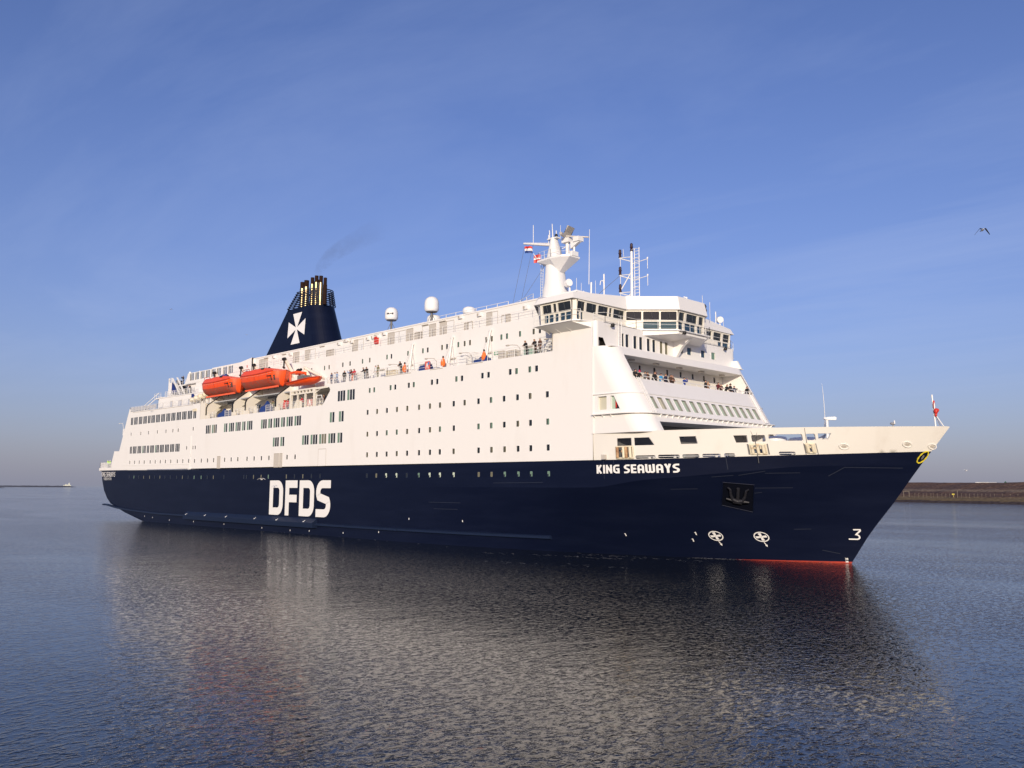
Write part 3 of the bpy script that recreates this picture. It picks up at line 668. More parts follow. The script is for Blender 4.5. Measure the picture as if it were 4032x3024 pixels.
# stern lamp arm
mb = MB(); mb.path([(-190.2,.3,18.2),(-190.2,-.1,20.0),(-191.4,-.3,20.0)],.05,5); mb.ellipsoid((-191.6,-.3,19.98),.28,.12,.08); mb.box(-190.5,-189.9,.1,.4,17.4,18.8); mb.build('lamp_arm', M_WHITE2, SHIP, ship=True)

# ================================================================= lifeboat recess, davits
mb = MB()
mb.add([(-152.9,4.2,19.12),(-110,4.2,19.12),(-110,4.2,21.95),(-152.9,4.2,21.95)], [(0,1,2,3)])
mb.add([(-152.9,0.02,19.12),(-152.9,4.2,19.12),(-152.9,4.2,22.1),(-152.9,0.02,22.1)], [(0,1,2,3)])
mb.box(-152.85,-150.9,.02,.3,19.12,22.05)
mb.build('recess_wall', M_CREAM2, SHIP)
for x0,w,z0,h in ((-153.2+3.9,2.7,19.6,1.7),(-143.6,1.4,19.6,1.6),(-134.9,.9,19.6,1.6),(-133.6,2.3,19.6,1.7),(-128.9,.9,19.6,1.6),(-124.2,1.6,19.6,1.6),(-117.8,1.0,19.3,2.0),(-115.6,.8,19.3,1.9),(-139.4,1.4,19.5,1.8)):
    q = MB(); q.box(x0,x0+w,4.1,4.2,z0,z0+h,0); n = max(2,int(w/.75))
    for i in range(n):
        a = x0+.08+i*(w-.08)/n; b = x0+(i+1)*(w-.08)/n
        q.box(a,b,4.08,4.1,z0+h*.58,z0+h-.08,1); q.box(a,b,4.08,4.1,z0+.06,z0+h*.54,2)
    q.build('recess_window', [M_WHITE2,M_GLASS,mat('screen_grey',(.48,.49,.54),.4)], SHIP)
for k, X in enumerate((-150.5,-140.3,-135.7,-125.5)):
    q = MB()
    prof = [(.0,19.12),(.0,21.05),(.25,21.6),(1.55,22.6),(3.0,23.7),(4.2,24.2),(4.2,22.0),(2.6,21.6),(1.6,20.8),(1.3,19.12)]
    q.prism([(X,y,z) for y,z in prof], (.45,0,0), 0)
    for (a,b) in zip([(-.03,19.75),(-.03,21.05),(.22,21.63),(1.53,22.64)],[(-.03,21.05),(.22,21.63),(1.53,22.64),(2.9,23.66)]):
        q.prism([(X+.04,a[0],a[1]),(X+.41,a[0],a[1]),(X+.41,a[0]-.05,a[1]+.03),(X+.04,a[0]-.05,a[1]+.03)], (0,b[0]-a[0],b[1]-a[1]), 1)
    q.box(X-.1,X+1.2,-.02,.3,19.12,19.7,0)
    # swing-out arm and pulley
    q.prism([(X+.0,3.4,24.0),(X+.0,3.9,24.3),(X+.0,1.45,27.75),(X+.0,1.15,27.5)], (.42,0,0), 0)
    q.tube((X-.1,1.2,27.6),(X+.5,1.2,27.6),.27,10,1)
    q.tube((X+.2,1.2,27.5),(X+.2,1.2,26.1),.13,6,1)
    q.build('davit', [M_CREAM2, M_DARK], SHIP)
q = MB()                                                       # hanging winch boxes and lamps between the frames
for x in (-147.5,-132.8): q.box(x,x+2.4,2.6,3.6,21.6,22.1)
q.build_split('winch', M_SHADE, SHIP)
mb = MB()
for x0,x1 in ((-149.6,-146.6),(-143.2,-140.5),(-139.6,-136.1),(-134.9,-131.4),(-128.7,-125.8),(-124.8,-121.1)): rail(mb, [(x0,.12,19.12),(x1,.12,19.12)], 1.1, (.35,.7,1.1), 1.3, .028, infill=.26)
mb.path([(-150.3,1.4,27.9),(-140,1.5,27.9),(-135.5,1.5,27.8),(-125.3,1.5,27.7),(-119,3,26.5)],.02,4)
mb.build_split('railing', M_WHITE2, SHIP)
# rescue-boat platform: columns, beams, deck
mb = MB()
mb.box(-121.0,-120.6,-.02,.35,19.12,21.9); mb.box(-114.1,-113.55,-.02,.4,19.12,21.95); mb.box(-116.7,-116.45,.05,.3,19.12,21.4); mb.box(-118.9,-118.7,.05,.25,19.12,21.4)
mb.box(-121.0,-113.6,0,.3,21.75,21.98); mb.box(-121.0,-113.6,.02,.3,21.2,21.42)
for i in range(7): x = -120.3+i*.98; mb.box(x,x+.2,.04,.26,21.42,21.75)
mb.box(-113.55,-110.2,-.02,.5,21.62,21.9); mb.box(-120.9,-110.5,.3,3.2,21.75,21.9)
mb.prism([(-113.6,0,21.2),(-112.2,0,21.62),(-112.0,0,21.62),(-113.6,0,21.0)], (0,.2,0))
mb.build('boat_platform', M_CREAM2, SHIP)
mb = MB(); rail(mb, [(-120.6,.15,19.12),(-114.1,.15,19.12)], 1.1, (.4,.75,1.1), 1.2, .028, infill=.2); rail(mb, [(-113.4,.15,19.12),(-111.5,.15,19.12)], 1.1, (.4,1.1), .9, .03, infill=.18)
mb.path([(-113.3,.1,20.3),(-113.2,.1,20.65),(-111.9,.1,20.65),(-111.7,.1,20.2)],.07,6); mb.build_split('railing', M_WHITE2, SHIP)
q = MB()
q.prism([(-118.0,3.0,22.1),(-117.6,3.0,22.1),(-119.7,1.5,25.9),(-119.85,1.4,25.5)],(0,.25,0)); q.prism([(-115.6,3.0,23.4),(-114.6,3.0,23.4),(-119.2,1.6,25.75),(-119.5,1.5,25.5)],(0,.3,0)); q.tube((-119.5,1.4,25.6),(-119.5,1.9,25.6),.22,8)
q.build('boat_crane', M_CREAM2, SHIP)
# ================================================================= promenade
mb = MB()
rail(mb, [(-110.6,.12,22.1),(-95.5,.12,22.1),(-91.2,.12,22.1)], 1.1, (.35,.7,1.1), 1.9, .028, infill=.3)
rail(mb, [(-90.2,.12,22.1),(-83.8,.12,22.1)], 1.1, (.35,.7,1.1), 1.6, .028); rail(mb, [(-82.6,.12,22.1),(-76.3,.12,22.1)], 1.1, (.35,.7,1.1), 1.6, .028)
rail(mb, [(-75.3,.12,22.1),(-64.6,.12,22.1)], 1.1, (.35,.7,1.1), 1.6, .028, infill=.35)
mb.build_split('railing', M_WHITE2, SHIP)
q = MB(); q.box(-111.0,-110.5,0,.3,22.1,23.1); q.build('rail_end', M_WHITE, SHIP)
for xb, xt_ in ((-94.1,-93.4),(-85.8,-85.0),(-78.6,-77.7)):    # slanted raft davits
    q = MB(); q.tube((xb,2.7,22.1),(xt_,2.78,26.6),.17,6,0,.11); q.tube((xb-.5,2.7,22.1),(xt_-.1,2.75,26.4),.07,5); q.tube((xb+1.4,2.75,22.1),(xt_,2.8,25.4),.03,4)
    q.tube((xt_,2.7,26.5),(xt_-1.4,2.5,23.8),.02,4); q.box(xt_-.35,xt_+.12,2.7,2.9,26.4,26.65)
    q.build('raft_davit', M_WHITE2, SHIP)
for x in (-95.3,-87.4,-80.6,-72.2,-66.0):                      # curved deck lamps
    q = MB(); q.path([(x+2.0,.5,22.1),(x+2.0,.5,23.1),(x+1.6,.45,23.5),(x+.9,.4,23.6),(x+.4,.3,23.62)],.045,5); q.ellipsoid((x+.2,.25,23.6),.32,.16,.1); q.build('deck_lamp', M_PANEL, SHIP)
for x in (-108,-101.5,-94.9,-86,-79,-72,-67.5):
    q = MB(); q.box(x,x+1.5,YP-.2,YP,23.6,23.75); q.build_split('light_fitting', M_SEAM, SHIP)
q = MB(); q.box(-77.2,-76.2,YP-.08,YP,23.3,23.7,0); q.box(-77.05,-76.85,YP-.1,YP-.08,23.38,23.62,1); q.box(-76.7,-76.35,YP-.1,YP-.08,23.42,23.58,1); q.build('exit_sign', [M_GREENS, M_WHITE2], SHIP)
for x,w,h,m_ in ((-97,1.6,.9,M_CREAM),(-89.5,1.5,1.0,M_PANEL),(-81.5,1.2,1.3,M_WHITE2),(-74.4,.9,1.1,M_PANEL),(-72.7,1.2,1.0,M_PANEL),(-104,1.0,1.1,M_WHITE2),(-93.2,1.6,.6,M_WHITE2),(-84.6,1.6,.6,M_WHITE2),(-79.4,.7,1.5,M_WHITE2),(-70.2,1.6,.8,mat('mint_box',(.35,.50,.42),.5))):
    q = MB(); q.box(x,x+w,1.0,1.9,22.1,22.1+h); q.box(x-.04,x+w+.04,.96,1.94,22.1+h,22.16+h); q.build('deck_locker', m_, SHIP)
# stair under the bridge wing
mb = MB()
mb.prism([(-67.3,1.0,22.1),(-66.7,1.0,22.1),(-64.8,1.0,24.6),(-65.3,1.0,24.6)],(0,.1,0)); 
for i in range(9): mb.box(-67+i*.24,-66.6+i*.24,1.0,1.9,22.3+i*.26,22.35+i*.26)
mb.build('stair', M_WHITE2, SHIP)
# ================================================================= raked front with balcony
XF = lambda z: -44.1 - .575*z
RC, YC = 2.4, 2.0                                             # rounded corner: length along the side, width across
mb = MB(); HS = [rect(-58.15,-56.95,15.15,16.55), [(-56.45,15.15),(-55.0,15.15),(-55.62,16.5),(-56.45,16.55)]]
# flat side forward of the seam (down to the bulwark, up to the bridge)
sheet(mb, [(-58.75,12.7),(XC(12.7),12.7),(XC(15.0),15.0),(-55.0,15.02),(-55.7,16.62),(XC(16.62),16.62),(XC(20),20),(XC(21.9),21.9),(-58.75,21.9)], HS, lambda x,z: (x,0.03,z))
# rounded corner
rows = []
for z in np.linspace(12.7, 21.95, 16):
    xc = XC(z); xf = XF(z); rows.append([(xc+(xf-xc)*math.sin(R(t)), .03+YC*(1-math.cos(R(t))), z) for t in np.linspace(0,90,13)])
mb.grid(rows)
mb.grid([[(x,2*CY-y,z) for x,y,z in r] for r in rows])
sheet(mb, [(-58.75,12.7),(XC(12.7),12.7),(XC(20),20),(XC(21.9),21.9),(-58.75,21.9)], [], lambda x,z: (x,2*CY-.03,z))
# front plate
FW = []
HF = [rect(2.03,25.45,18.45,21.05)]
for i in range(16):
    y = 2.62+1.447*i; FW.append(y); HF.append(rrect(y,y+.86,15.22,16.5,.1,2))
sheet(mb, [(YC,12.7),(2.45,12.7),(2.45,13.8),(25.3,14.15),(25.3,12.7),(2*CY-YC,12.7),(2*CY-YC,21.95),(YC,21.95)], HF, lambda y,z: (XF(z),y,z))
# parapet thickness, shelf over the balcony, soffit
mb.box(XF(21.95)-1.6, XF(21.95), .6, 2*CY-.6, 21.88, 21.95)
mb.poly([(XF(18.45),2.03,18.45),(XF(18.45),25.45,18.45),(XF(18.45)-.2,25.45,18.45),(XF(18.45)-.2,2.03,18.45)])
mb.poly([(XF(18.45)-.2,2.03,18.45),(XF(18.45)-.2,25.45,18.45),(XF(18.45)-.2,25.45,17.3),(XF(18.45)-.2,2.03,17.3)])
for y in (2.03,25.45): mb.poly([(XF(18.45),y,18.45),(XF(21.05),y,21.05),(-59.2,y,21.05),(-59.2,y,17.3),(XF(18.45)-.2,y,17.3)])
mb.box(-59.3,XF(21.05)-.01,2.03,25.45,21.05,21.12)
mb.poly([(XF(13.8),2.45,13.8),(XF(14.15),25.3,14.15),(-58.7,25.3,14.15),(-58.7,2.45,13.8)])
for y in (2.45,25.3): mb.poly([(XF(13.85),y,13.85),(XF(12.7),y,12.7),(XF(12.7)-.3,y,12.7),(XF(13.85)-.3,y,13.85)])
mb.build('front_wall', M_WHITE, SHIP)
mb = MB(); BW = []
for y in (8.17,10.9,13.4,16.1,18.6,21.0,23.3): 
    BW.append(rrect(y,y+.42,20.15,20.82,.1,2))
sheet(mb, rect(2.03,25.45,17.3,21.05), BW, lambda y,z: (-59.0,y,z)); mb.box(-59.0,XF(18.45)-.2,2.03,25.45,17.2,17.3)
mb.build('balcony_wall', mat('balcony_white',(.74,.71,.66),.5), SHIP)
def ywin(y0,y1,z0,z1,X,pane,name='window',rim=.06,deep=.1,parent=None,Xf=None,reveal=None):
    """window in a wall that faces forward"""
    q = MB(); f = Xf or (lambda z: X); o = rrect(y0,y1,z0,z1,.1,2); n=len(o)
    q.add([(f(b),a,b) for a,b in o]+[(f(b)-deep,a,b) for a,b in o], [(i,(i+1)%n,n+(i+1)%n,n+i) for i in range(n)], 0)
    cy,cz=(y0+y1)/2,(z0+z1)/2
    o2=[(cy+(a-cy)*(1+rim*2/(y1-y0)),cz+(b-cz)*(1+rim*2/(z1-z0))) for a,b in o]
    q.add([(f(b)+.03,a,b) for a,b in o]+[(f(b)+.03,a,b) for a,b in o2]+[(f(b),a,b) for a,b in o2], [(i,(i+1)%n,n+(i+1)%n,n+i) for i in range(n)]+[(n+i,n+(i+1)%n,2*n+(i+1)%n,2*n+i) for i in range(n)],0)
    q.add([(f(b)-deep+.01,a,b) for a,b in o],[tuple(range(n))],1)
    o_=q.build(name,[M_WHITE2,pane]+([reveal] if reveal else []),parent or SHIP)
    if reveal:
        for i in range(n): o_.data.polygons[i].material_index=2
    return o_
for i, y in enumerate((8.17,10.9,13.4,16.1,18.6,21.0,23.3)): ywin(y,y+.42,20.15,20.82,-59.0,M_GLASS,deep=.05)
for i, y in enumerate(FW): ywin(y,y+.86,15.22,16.5,0,M_MINT if i!=1 else mat('beige_blind',(.52,.50,.40),.5),rim=.03,deep=.26,Xf=XF,reveal=mat('reveal_grey',(.22,.22,.21),.6))
# the two big side windows by the corner
q = MB(); q.add([(x,.03,z) for x,z in HS[0]]+[(x,.35,z) for x,z in HS[0]],[(0,1,5,4),(1,2,6,5),(2,3,7,6),(3,0,4,7)],0); q.add([(x,.34,z) for x,z in HS[0]],[(0,1,2,3)],1); q.build('window',[M_WHITE2,mat('beige_blind',(.52,.50,.40),.5)],SHIP)
q = MB(); q.add([(x,.03,z) for x,z in HS[1]]+[(x,.4,z) for x,z in HS[1]],[(0,1,5,4),(1,2,6,5),(2,3,7,6),(3,0,4,7)],0); q.add([(x,.39,z) for x,z in HS[1]],[(0,1,2,3)],1); q.box(-56.45,-56.05,.34,.38,15.15,16.5,2); q.box(-56.0,-55.85,.33,.37,15.3,16.0,3); q.build('window',[M_WHITE2,M_GLASS,M_MINT,M_REDP],SHIP)
# ledge, trim line and drain pipes on the front
def contour(z, off):
    xc, xf = XC(z), XF(z); p = [(-58.75,.03-off,z)]
    p += [(xc+(xf-xc+off)*math.sin(R(t)), .03+YC-(YC+off)*math.cos(R(t)), z) for t in np.linspace(0,90,9)]
    return p + [(a,2*CY-b,c_) for a,b,c_ in p[::-1]]
mb = MB(); a = contour(14.62,0); b = contour(14.62,.42)
for i in range(len(a)-1):
    mb.add([a[i],a[i+1],b[i+1],b[i]]+[(p[0],p[1],p[2]+.09) for p in (a[i],a[i+1],b[i+1],b[i])],[(0,1,2,3),(4,5,6,7),(2,3,7,6)])
for i in range(22):
    y = 3+i*1.05
    if y < 25.5: mb.prism([(XF(14.6),y,14.62),(XF(14.6)+.4,y,14.62),(XF(14.3),y,14.3)],(0,.06,0))
for x in (-58.5,-57.4,-56.3): mb.prism([(x,.03,14.62),(x,-.35,14.62),(x,.03,14.3)],(.06,0,0))
c2 = contour(16.78,.07)
for p, q_ in zip(c2, c2[1:]): mb.tube(p, q_, .05, 5)
mb.build('ledge', M_WHITE2, SHIP)
mb = MB()
for dy in (2.15,2.4,2.62): mb.tube((XF(18.5)+.12,dy,18.5),(XF(14.75)+.12,dy,14.75),.055,6); mb.tube((XF(18.4)+.12,27.2-dy-.3,18.4),(XF(14.9)+.12,27.2-dy-.3,14.9),.055,6)
for z in (14.9,16.6,18.4): mb.tube((XF(z)+.12,1.95,z),(XF(z)+.12,2.8,z),.05,5); mb.tube((XF(z)+.12,24.2,z),(XF(z)+.12,25.0,z),.05,5)
mb.build_split('drain_pipes', M_WHITE2, SHIP)
mb = MB(); X = XF(18.45)-.05
mb.tube((X,2.1,18.75),(X,25.4,18.75),.045,6)
for i in range(18): y = 2.6+i*1.33; mb.prism([(X+.05,y,18.42),(X+.05,y+.14,18.42),(X-.05,y+.0,18.76),(X-.05,y-.14,18.76)],(.03,0,0))
mb.build_split('railing', M_WHITE2, SHIP)
q = MB(); q.box(-56.6,-56.3,24.6,25.44,17.3,19.2,1); q.box(-57.9,-56.9,25.36,25.44,17.5,19.45,0); q.build('balcony_door',[M_DARK,M_WHITE2],SHIP)
q = MB()
for y in (5,9.5,14,18.5,23): q.box(-58,-57.6,y,y+.7,20.9,21.05)
q.build_split('light_fitting', M_PANEL, SHIP)
# mooring deck under the front, its shade painted in as dark grey
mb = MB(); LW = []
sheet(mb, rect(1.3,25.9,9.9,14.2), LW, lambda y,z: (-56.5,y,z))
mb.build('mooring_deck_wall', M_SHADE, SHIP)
for y in (6.3,9.6,12.6,15.4,18.1):
    q = MB(); q.box(-56.5,-56.46,y,y+.45,12.75,13.45); q.build('window', M_GLASS, SHIP)
# ================================================================= house front below the bridge
XH = -58.3; mb = MB(); HH = []
W8 = [(4.3,4.75),(4.97,5.6),(6.38,7.02),(7.42,8.06),(8.82,9.46),(9.85,10.49),(11.24,11.88),(12.22,12.86)]
for a,b in W8: HH.append(rrect(a,b,22.42,23.85,.12,2))
W4 = [(15.1,15.85),(16.68,17.6),(19.6,20.5),(21.85,22.75)]
for a,b in W4: HH.append(rrect(a,b,22.88,23.75,.1,2))
HH.append([(.42,21.96),(1.75,21.96),(1.15,22.98),(.42,22.98)])
sheet(mb, rect(.4,26.8,21.94,24.72), HH, lambda y,z: (XH,y,z))
cr_ = [[(XH-.4+.4*math.sin(R(t)), .4-.4*math.cos(R(t)), z) for t in np.linspace(0,90,7)] for z in (21.94,24.72)]
mb.grid(cr_); mb.grid([[(x,27.2-y,z) for x,y,z in r] for r in cr_])
mb.box(-64.4,-58.75,27.1,27.2,21.94,24.7)
mb.prism([(-59.8,26.6,21.95),(-57.0,26.6,21.95),(-57.6,26.6,23.1),(-59.8,26.6,23.1)],(0,.3,0))
mb.build('house_front', M_WHITE, SHIP)
for i,(a,b) in enumerate(W8): ywin(a,b,22.42,23.85,XH,M_GLASS if i<6 else M_CURT)
for i,(a,b) in enumerate(W4): ywin(a,b,22.88,23.75,XH,M_GLASSB if i<3 else M_GREEN)
q = MB(); q.box(XH-.8,XH-.7,.3,2.4,21.9,23.2,0); q.box(XH-.4,XH-.3,.7,.95,22.0,22.7,1); q.build('doorway',[M_DARK,M_SHADE],SHIP)
# ================================================================= bridge
ZF, ZT = 24.76, 27.08
half = [(-64.7,-1.7),(-60.1,-1.7),(-59.8,-1.35),(-59.8,6.9),(-55.6,11.0)]
plan = half + [(x,2*CY-y) for x,y in half[::-1]]
def facet(a, b, holes, name='bridge_wall'):
    """wall panel from a to b (plan), upper windows leaning outward; holes in (s,z)"""
    a = Vector(a); b = Vector(b); L=(b-a).length; d=(b-a)/L; nrm=Vector((d.y,-d.x))
    def f(s,z,off=0.0):
        lean = .16*max(0,min(1,(z-25.7)/1.3)); p = a+d*s+nrm*(lean+off); return (p.x,p.y,z)
    q = MB(); sheet(q, rect(0,L,ZF,ZT), [rrect(s0,s1,z0,z1,.09,2) for s0,s1,z0,z1,_ in holes], lambda s,z: f(s,z))
    w = q.build(name, M_CREAMW, SHIP)
    for s0,s1,z0,z1,p in holes:
        q = MB(); o = rrect(s0,s1,z0,z1,.09,2); n=len(o)
        q.add([f(u,v) for u,v in o]+[f(u,v,-.13) for u,v in o],[(i,(i+1)%n,n+(i+1)%n,n+i) for i in range(n)],0)
        q.add([f(u,v,-.12) for u,v in o],[tuple(range(n))],1)
        if p is M_GLASS and s1-s0>.9:
            q.tube(f((s0+s1)/2,z1,.03),f((s0+s1)/2+.12,z0+.25,.03),.012,4,2)
        q.build('bridge_window',[M_CREAMW,p,M_SHADE],SHIP)
M_CREAMW = mat('bridge_cream',(.76,.72,.64),.45)
up = (25.86,26.84); lo = (24.88,25.72)
M_TEAL = mat('teal_glass',(.05,.09,.10),.08)
facet((-64.7,-1.7),(-60.1,-1.7), [(.3,1.62,*up,M_GLASS),(1.88,2.34,*up,M_GLASS),(2.56,4.42,*up,M_GLASS),(.5,1.12,*lo,M_GLASSB),(1.2,1.88,*lo,M_GLASSB),(2.1,2.6,*lo,M_GLASSB),(2.85,3.55,*lo,M_GLASSB),(3.62,4.42,*lo,M_GLASSB)])
facet((-60.1,-1.7),(-59.8,-1.35), [])
facet((-59.8,-1.35),(-59.8,6.9), [(.04,1.25,*up,M_GLASS),(1.5,3.2,*up,M_GLASS),(3.45,5.15,*up,M_GLASS),(5.32,5.8,*up,M_GLASS),(6.05,7.95,*up,M_GLASS),(.04,.5,*lo,M_GLASSB),(.56,1.05,*lo,M_GLASSB)])
facet((-59.8,6.9),(-55.6,11.0), [(.1,1.8,*up,M_GLASS),(2.0,3.8,*up,M_GLASS),(3.98,5.76,*up,M_GLASS),(2.0,3.8,*lo,M_TEAL),(3.96,5.74,*lo,M_TEAL)])
facet((-55.6,11.0),(-55.6,16.2), [(.15,1.25,*up,M_GLASS),(1.6,3.75,*up,M_GLASS),(4.1,5.05,*up,M_GLASS),(.15,1.0,*lo,M_GLASSB),(1.35,3.5,*lo,M_GLASSB),(3.85,4.9,*lo,M_GLASSB)])
facet((-55.6,16.2),(-59.8,20.3), [(.15,1.8,*up,M_GLASS),(2.05,3.78,*up,M_GLASS),(4.0,5.72,*up,M_GLASS)])
facet((-59.8,20.3),(-59.8,28.55), [(.5,2.0,*up,M_GLASS),(2.4,4.0,*up,M_GLASS),(4.4,6.2,*up,M_GLASS),(6.6,8.1,*up,M_GLASS),(5.5,6.4,*lo,M_GLASSB),(6.6,8.0,*lo,M_GLASSB)])
facet((-59.8,28.55),(-64.7,28.9), [])
facet((-64.7,28.9),(-64.7,-1.7), [])
# floor plate, walkway, wing undersides, chin
mb = MB()
flo = [(-65.8,-1.85),(-60.0,-1.85),(-59.35,-1.35),(-58.3,1.3),(-58.3,7.0),(-58.6,7.5),(-55.2,10.9),(-55.2,17.0),(-58.3,20.2),(-58.3,26.4),(-59.4,28.7),(-65.8,29.1)]
mb.prism([(x,y,24.66) for x,y in flo],(0,0,.09))
mb.build('bridge_floor', M_WHITE2, SHIP)
mb = MB()
mb.add([(-65.6,-1.8,24.62),(-60.2,-1.8,24.62),(-58.8,0,24.0),(-64.4,0,24.0),(-62.5,-.2,23.8)],[(0,1,2,3)])
mb.add([(-65.6,-1.8,24.62),(-64.4,0,24.0),(-64.4,2.9,24.0),(-66.2,2.9,24.6)],[(0,1,2,3)])
mb.add([(-60.2,-1.8,24.62),(-58.8,0,24.0),(-58.4,.4,24.65)],[(0,1,2)])
for x in (-65,-63.4,-61.8): mb.prism([(x,-1.8,24.66),(x,0,24.66),(x,0,23.95)],(.07,0,0))
mb.add([(-65.6,29,24.62),(-60.2,29,24.62),(-58.8,27.2,24.0),(-64.4,27.2,24.0)],[(0,1,2,3)])
# chin: sloping underside and the big bracket
A,B_,Cc,D_ = (-58.5,8.0,24.1),(-55.5,11.0,24.35),(-55.5,16.6,24.35),(-58.4,19.6,24.1)
mb.add([(-58.5,8.0,24.66),(-55.5,11.0,24.66),B_,A],[(0,1,2,3)]); mb.add([(-55.5,11.0,24.66),(-55.5,16.6,24.66),Cc,B_],[(0,1,2,3)])
mb.add([(-55.5,16.6,24.66),(-58.4,19.6,24.66),D_,Cc],[(0,1,2,3)])
mb.add([A,B_,Cc,D_],[(0,1,2,3)])
mb.build_split('bridge_underside', M_WHITE, SHIP)
q = MB(); q.prism([(-58.3,13.95,22.2),(-57.9,13.95,22.3),(-57.2,13.95,23.3),(-56.0,13.95,24.3),(-58.3,13.95,24.6)],(0,.45,0)); q.build('bracket', M_WHITE, SHIP)
# rails of the walkway
mb = MB()
rail(mb, [(-59.4,.9,24.75),(-58.35,1.6,24.75),(-58.35,7.0,24.75),(-55.25,10.9,24.75),(-55.25,16.9,24.75),(-58.3,20.1,24.75),(-58.35,26.4,24.75),(-59.3,28.6,24.75)], 1.05, (.55,1.05), 2.3, .022)
rail(mb, [(-65.7,-1.8,24.75),(-60.1,-1.8,24.75),(-59.3,-1.3,24.75)], 1.15, (.6,1.15), 1.6, .022)
rail(mb, [(-56.0,17.2,24.75),(-57.8,19.0,24.75)], 1.1, (.35,.7,1.1), .9, .03)
for y in (3.55,4.05): mb.tube((XH+.2,y,22.0),(XH+.2,y,25.1),.04,5)
for i in range(14): mb.tube((XH+.2,3.55,22.1+i*.27),(XH+.2,4.05,22.1+i*.27),.025,4)
mb.box(-60.5,-60.1,28.9,30.1,24.0,24.05); rail(mb, [(-60.2,29.0,24.05),(-60.2,30.0,24.05)],1.4,(.7,1.4),1.0,.03)
mb.build_split('railing', M_WHITE2, SHIP)
for x,y in ((-57.95,2.4),(-57.95,24.6),(-55.1,11.6)):
    q = MB(); q.lathe((x,y,24.25),[(.1,0),(.2,.06),(.22,.34),(.1,.4)],8); q.box(x-.3,x,y-.05,y+.05,24.3,24.4); q.build('floodlight', M_DARK, SHIP)
# fascia and roof
def off(poly, d):
    out=[]; n=len(poly)
    for i in range(n):
        a,b,c_=Vector(poly[i-1]),Vector(poly[i]),Vector(poly[(i+1)%n]); e1=(b-a).normalized(); e2=(c_-b).normalized()
        n1=Vector((e1.y,-e1.x)); n2=Vector((e2.y,-e2.x)); q_=(n1+n2); q_/= max(.5,q_.dot(n1)); out.append((b+q_*d).to_tuple())
    return out
pl = [(-64.9,-1.7),(-60.0,-1.7),(-59.8,6.9),(-55.6,11.0),(-55.6,16.2),(-59.8,20.3),(-60.0,28.9),(-64.9,28.9)]
lo_ = off(pl,.45); hi_ = off(pl,.12); ht = [27.72,27.75,28.6,28.6,28.6,28.6,27.75,27.72]
mb = MB(); n=len(pl)
for i in range(n-1): mb.add([(*lo_[i],27.02),(*lo_[i+1],27.02),(*hi_[i+1],ht[i+1]),(*hi_[i],ht[i])],[(0,1,2,3)])
mb.add([(*lo_[-1],27.02),(*lo_[0],27.02),(-67.5,3.5,27.3),(-67.5,23.7,27.3)],[(0,1,2,3)])
mb.poly([(*p,27.03) for p in lo_])
mb.add([(*hi_[i],ht[i]) for i in range(n)]+[(-69.5,2.9,29.42),(-69.5,24.3,29.42),(-60.5,9,28.9),(-60.5,18.2,28.9)],[(1,0,8,10,2),(2,10,11,5,4,3),(5,11,9,7,6),(8,9,11,10)])
mb.add([(*lo_[0],27.02),(*hi_[0],ht[0]),(-69.5,2.9,29.42),(-69.5,2.9,27.1)],[(0,1,2,3)])
mb.build('bridge_roof', M_WHITE, SHIP)
# ================================================================= bulwark of the foredeck, with its openings
def bw(X, z): return (X, hullY(X, z), z)
par = lambda a,b,c_,d,z0=11.4,z1=12.14: [(a,z1),(d-(d-b) if False else b,z1),(c_,z0),(d,z0)]
OB = [[(-53.88,12.14),(-52.25,12.14),(-51.75,11.36),(-53.88,11.36)], [(-49.2,12.13),(-47.6,12.13),(-47.5,11.4),(-49.1,11.4)],
      [(-44.25,12.12),(-43.1,12.12),(-43.1,11.44),(-44.1,11.44)], rrect(-42.75,-41.62,11.5,12.12,.1,2), rrect(-41.36,-38.7,11.56,12.16,.1,2), rrect(-38.4,-37.72,11.6,12.18,.08,2), [(-37.5,12.2),(-36.5,12.2),(-36.85,11.65),(-37.55,11.65)],
      rect(-55.85,-54.2,10.2,12.14),
      rrect(-53.9,-51.75,10.02,10.36,.16,3), rrect(-51.5,-49.35,10.03,10.39,.16,3), rrect(-49.12,-47.5,10.05,10.4,.16,3), rrect(-47.25,-45.6,10.07,10.42,.16,3), rrect(-45.32,-44.36,10.1,10.45,.16,3), rrect(-40.8,-39.5,10.24,10.56,.14,3),
      rrect(-43.05,-41.65,10.32,11.28,.05,2), rrect(-38.62,-37.9,10.42,11.3,.05,2)]
zd = lambda X: zdeck((X+100)/(Xs(10.2)+100))
tipx = Xs(12.8)
botl = [(x, zd(x)+.003) for x in np.linspace(-58.8, -29.95, 40)]
stem = [(Xs(z)-.004, z) for z in (10.58,11,11.5,12,12.5,12.74)]
topl = [(x, 12.78) for x in np.linspace(-28.4, -58.8, 40)]
outl = botl + stem + topl
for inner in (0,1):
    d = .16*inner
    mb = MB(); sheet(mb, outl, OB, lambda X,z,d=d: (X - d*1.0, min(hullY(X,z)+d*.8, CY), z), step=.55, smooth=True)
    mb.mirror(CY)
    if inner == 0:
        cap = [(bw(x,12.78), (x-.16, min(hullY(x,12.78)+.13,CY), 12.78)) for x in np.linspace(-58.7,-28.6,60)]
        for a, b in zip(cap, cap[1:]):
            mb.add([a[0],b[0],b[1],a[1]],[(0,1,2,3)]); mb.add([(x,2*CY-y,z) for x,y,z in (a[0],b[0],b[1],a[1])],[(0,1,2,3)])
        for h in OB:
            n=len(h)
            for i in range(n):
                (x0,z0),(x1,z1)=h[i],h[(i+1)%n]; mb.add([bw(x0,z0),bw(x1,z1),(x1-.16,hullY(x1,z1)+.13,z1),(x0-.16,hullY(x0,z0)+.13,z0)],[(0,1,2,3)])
    mb.build('bulwark' if not inner else 'bulwark_lining', M_BULW, SHIP)
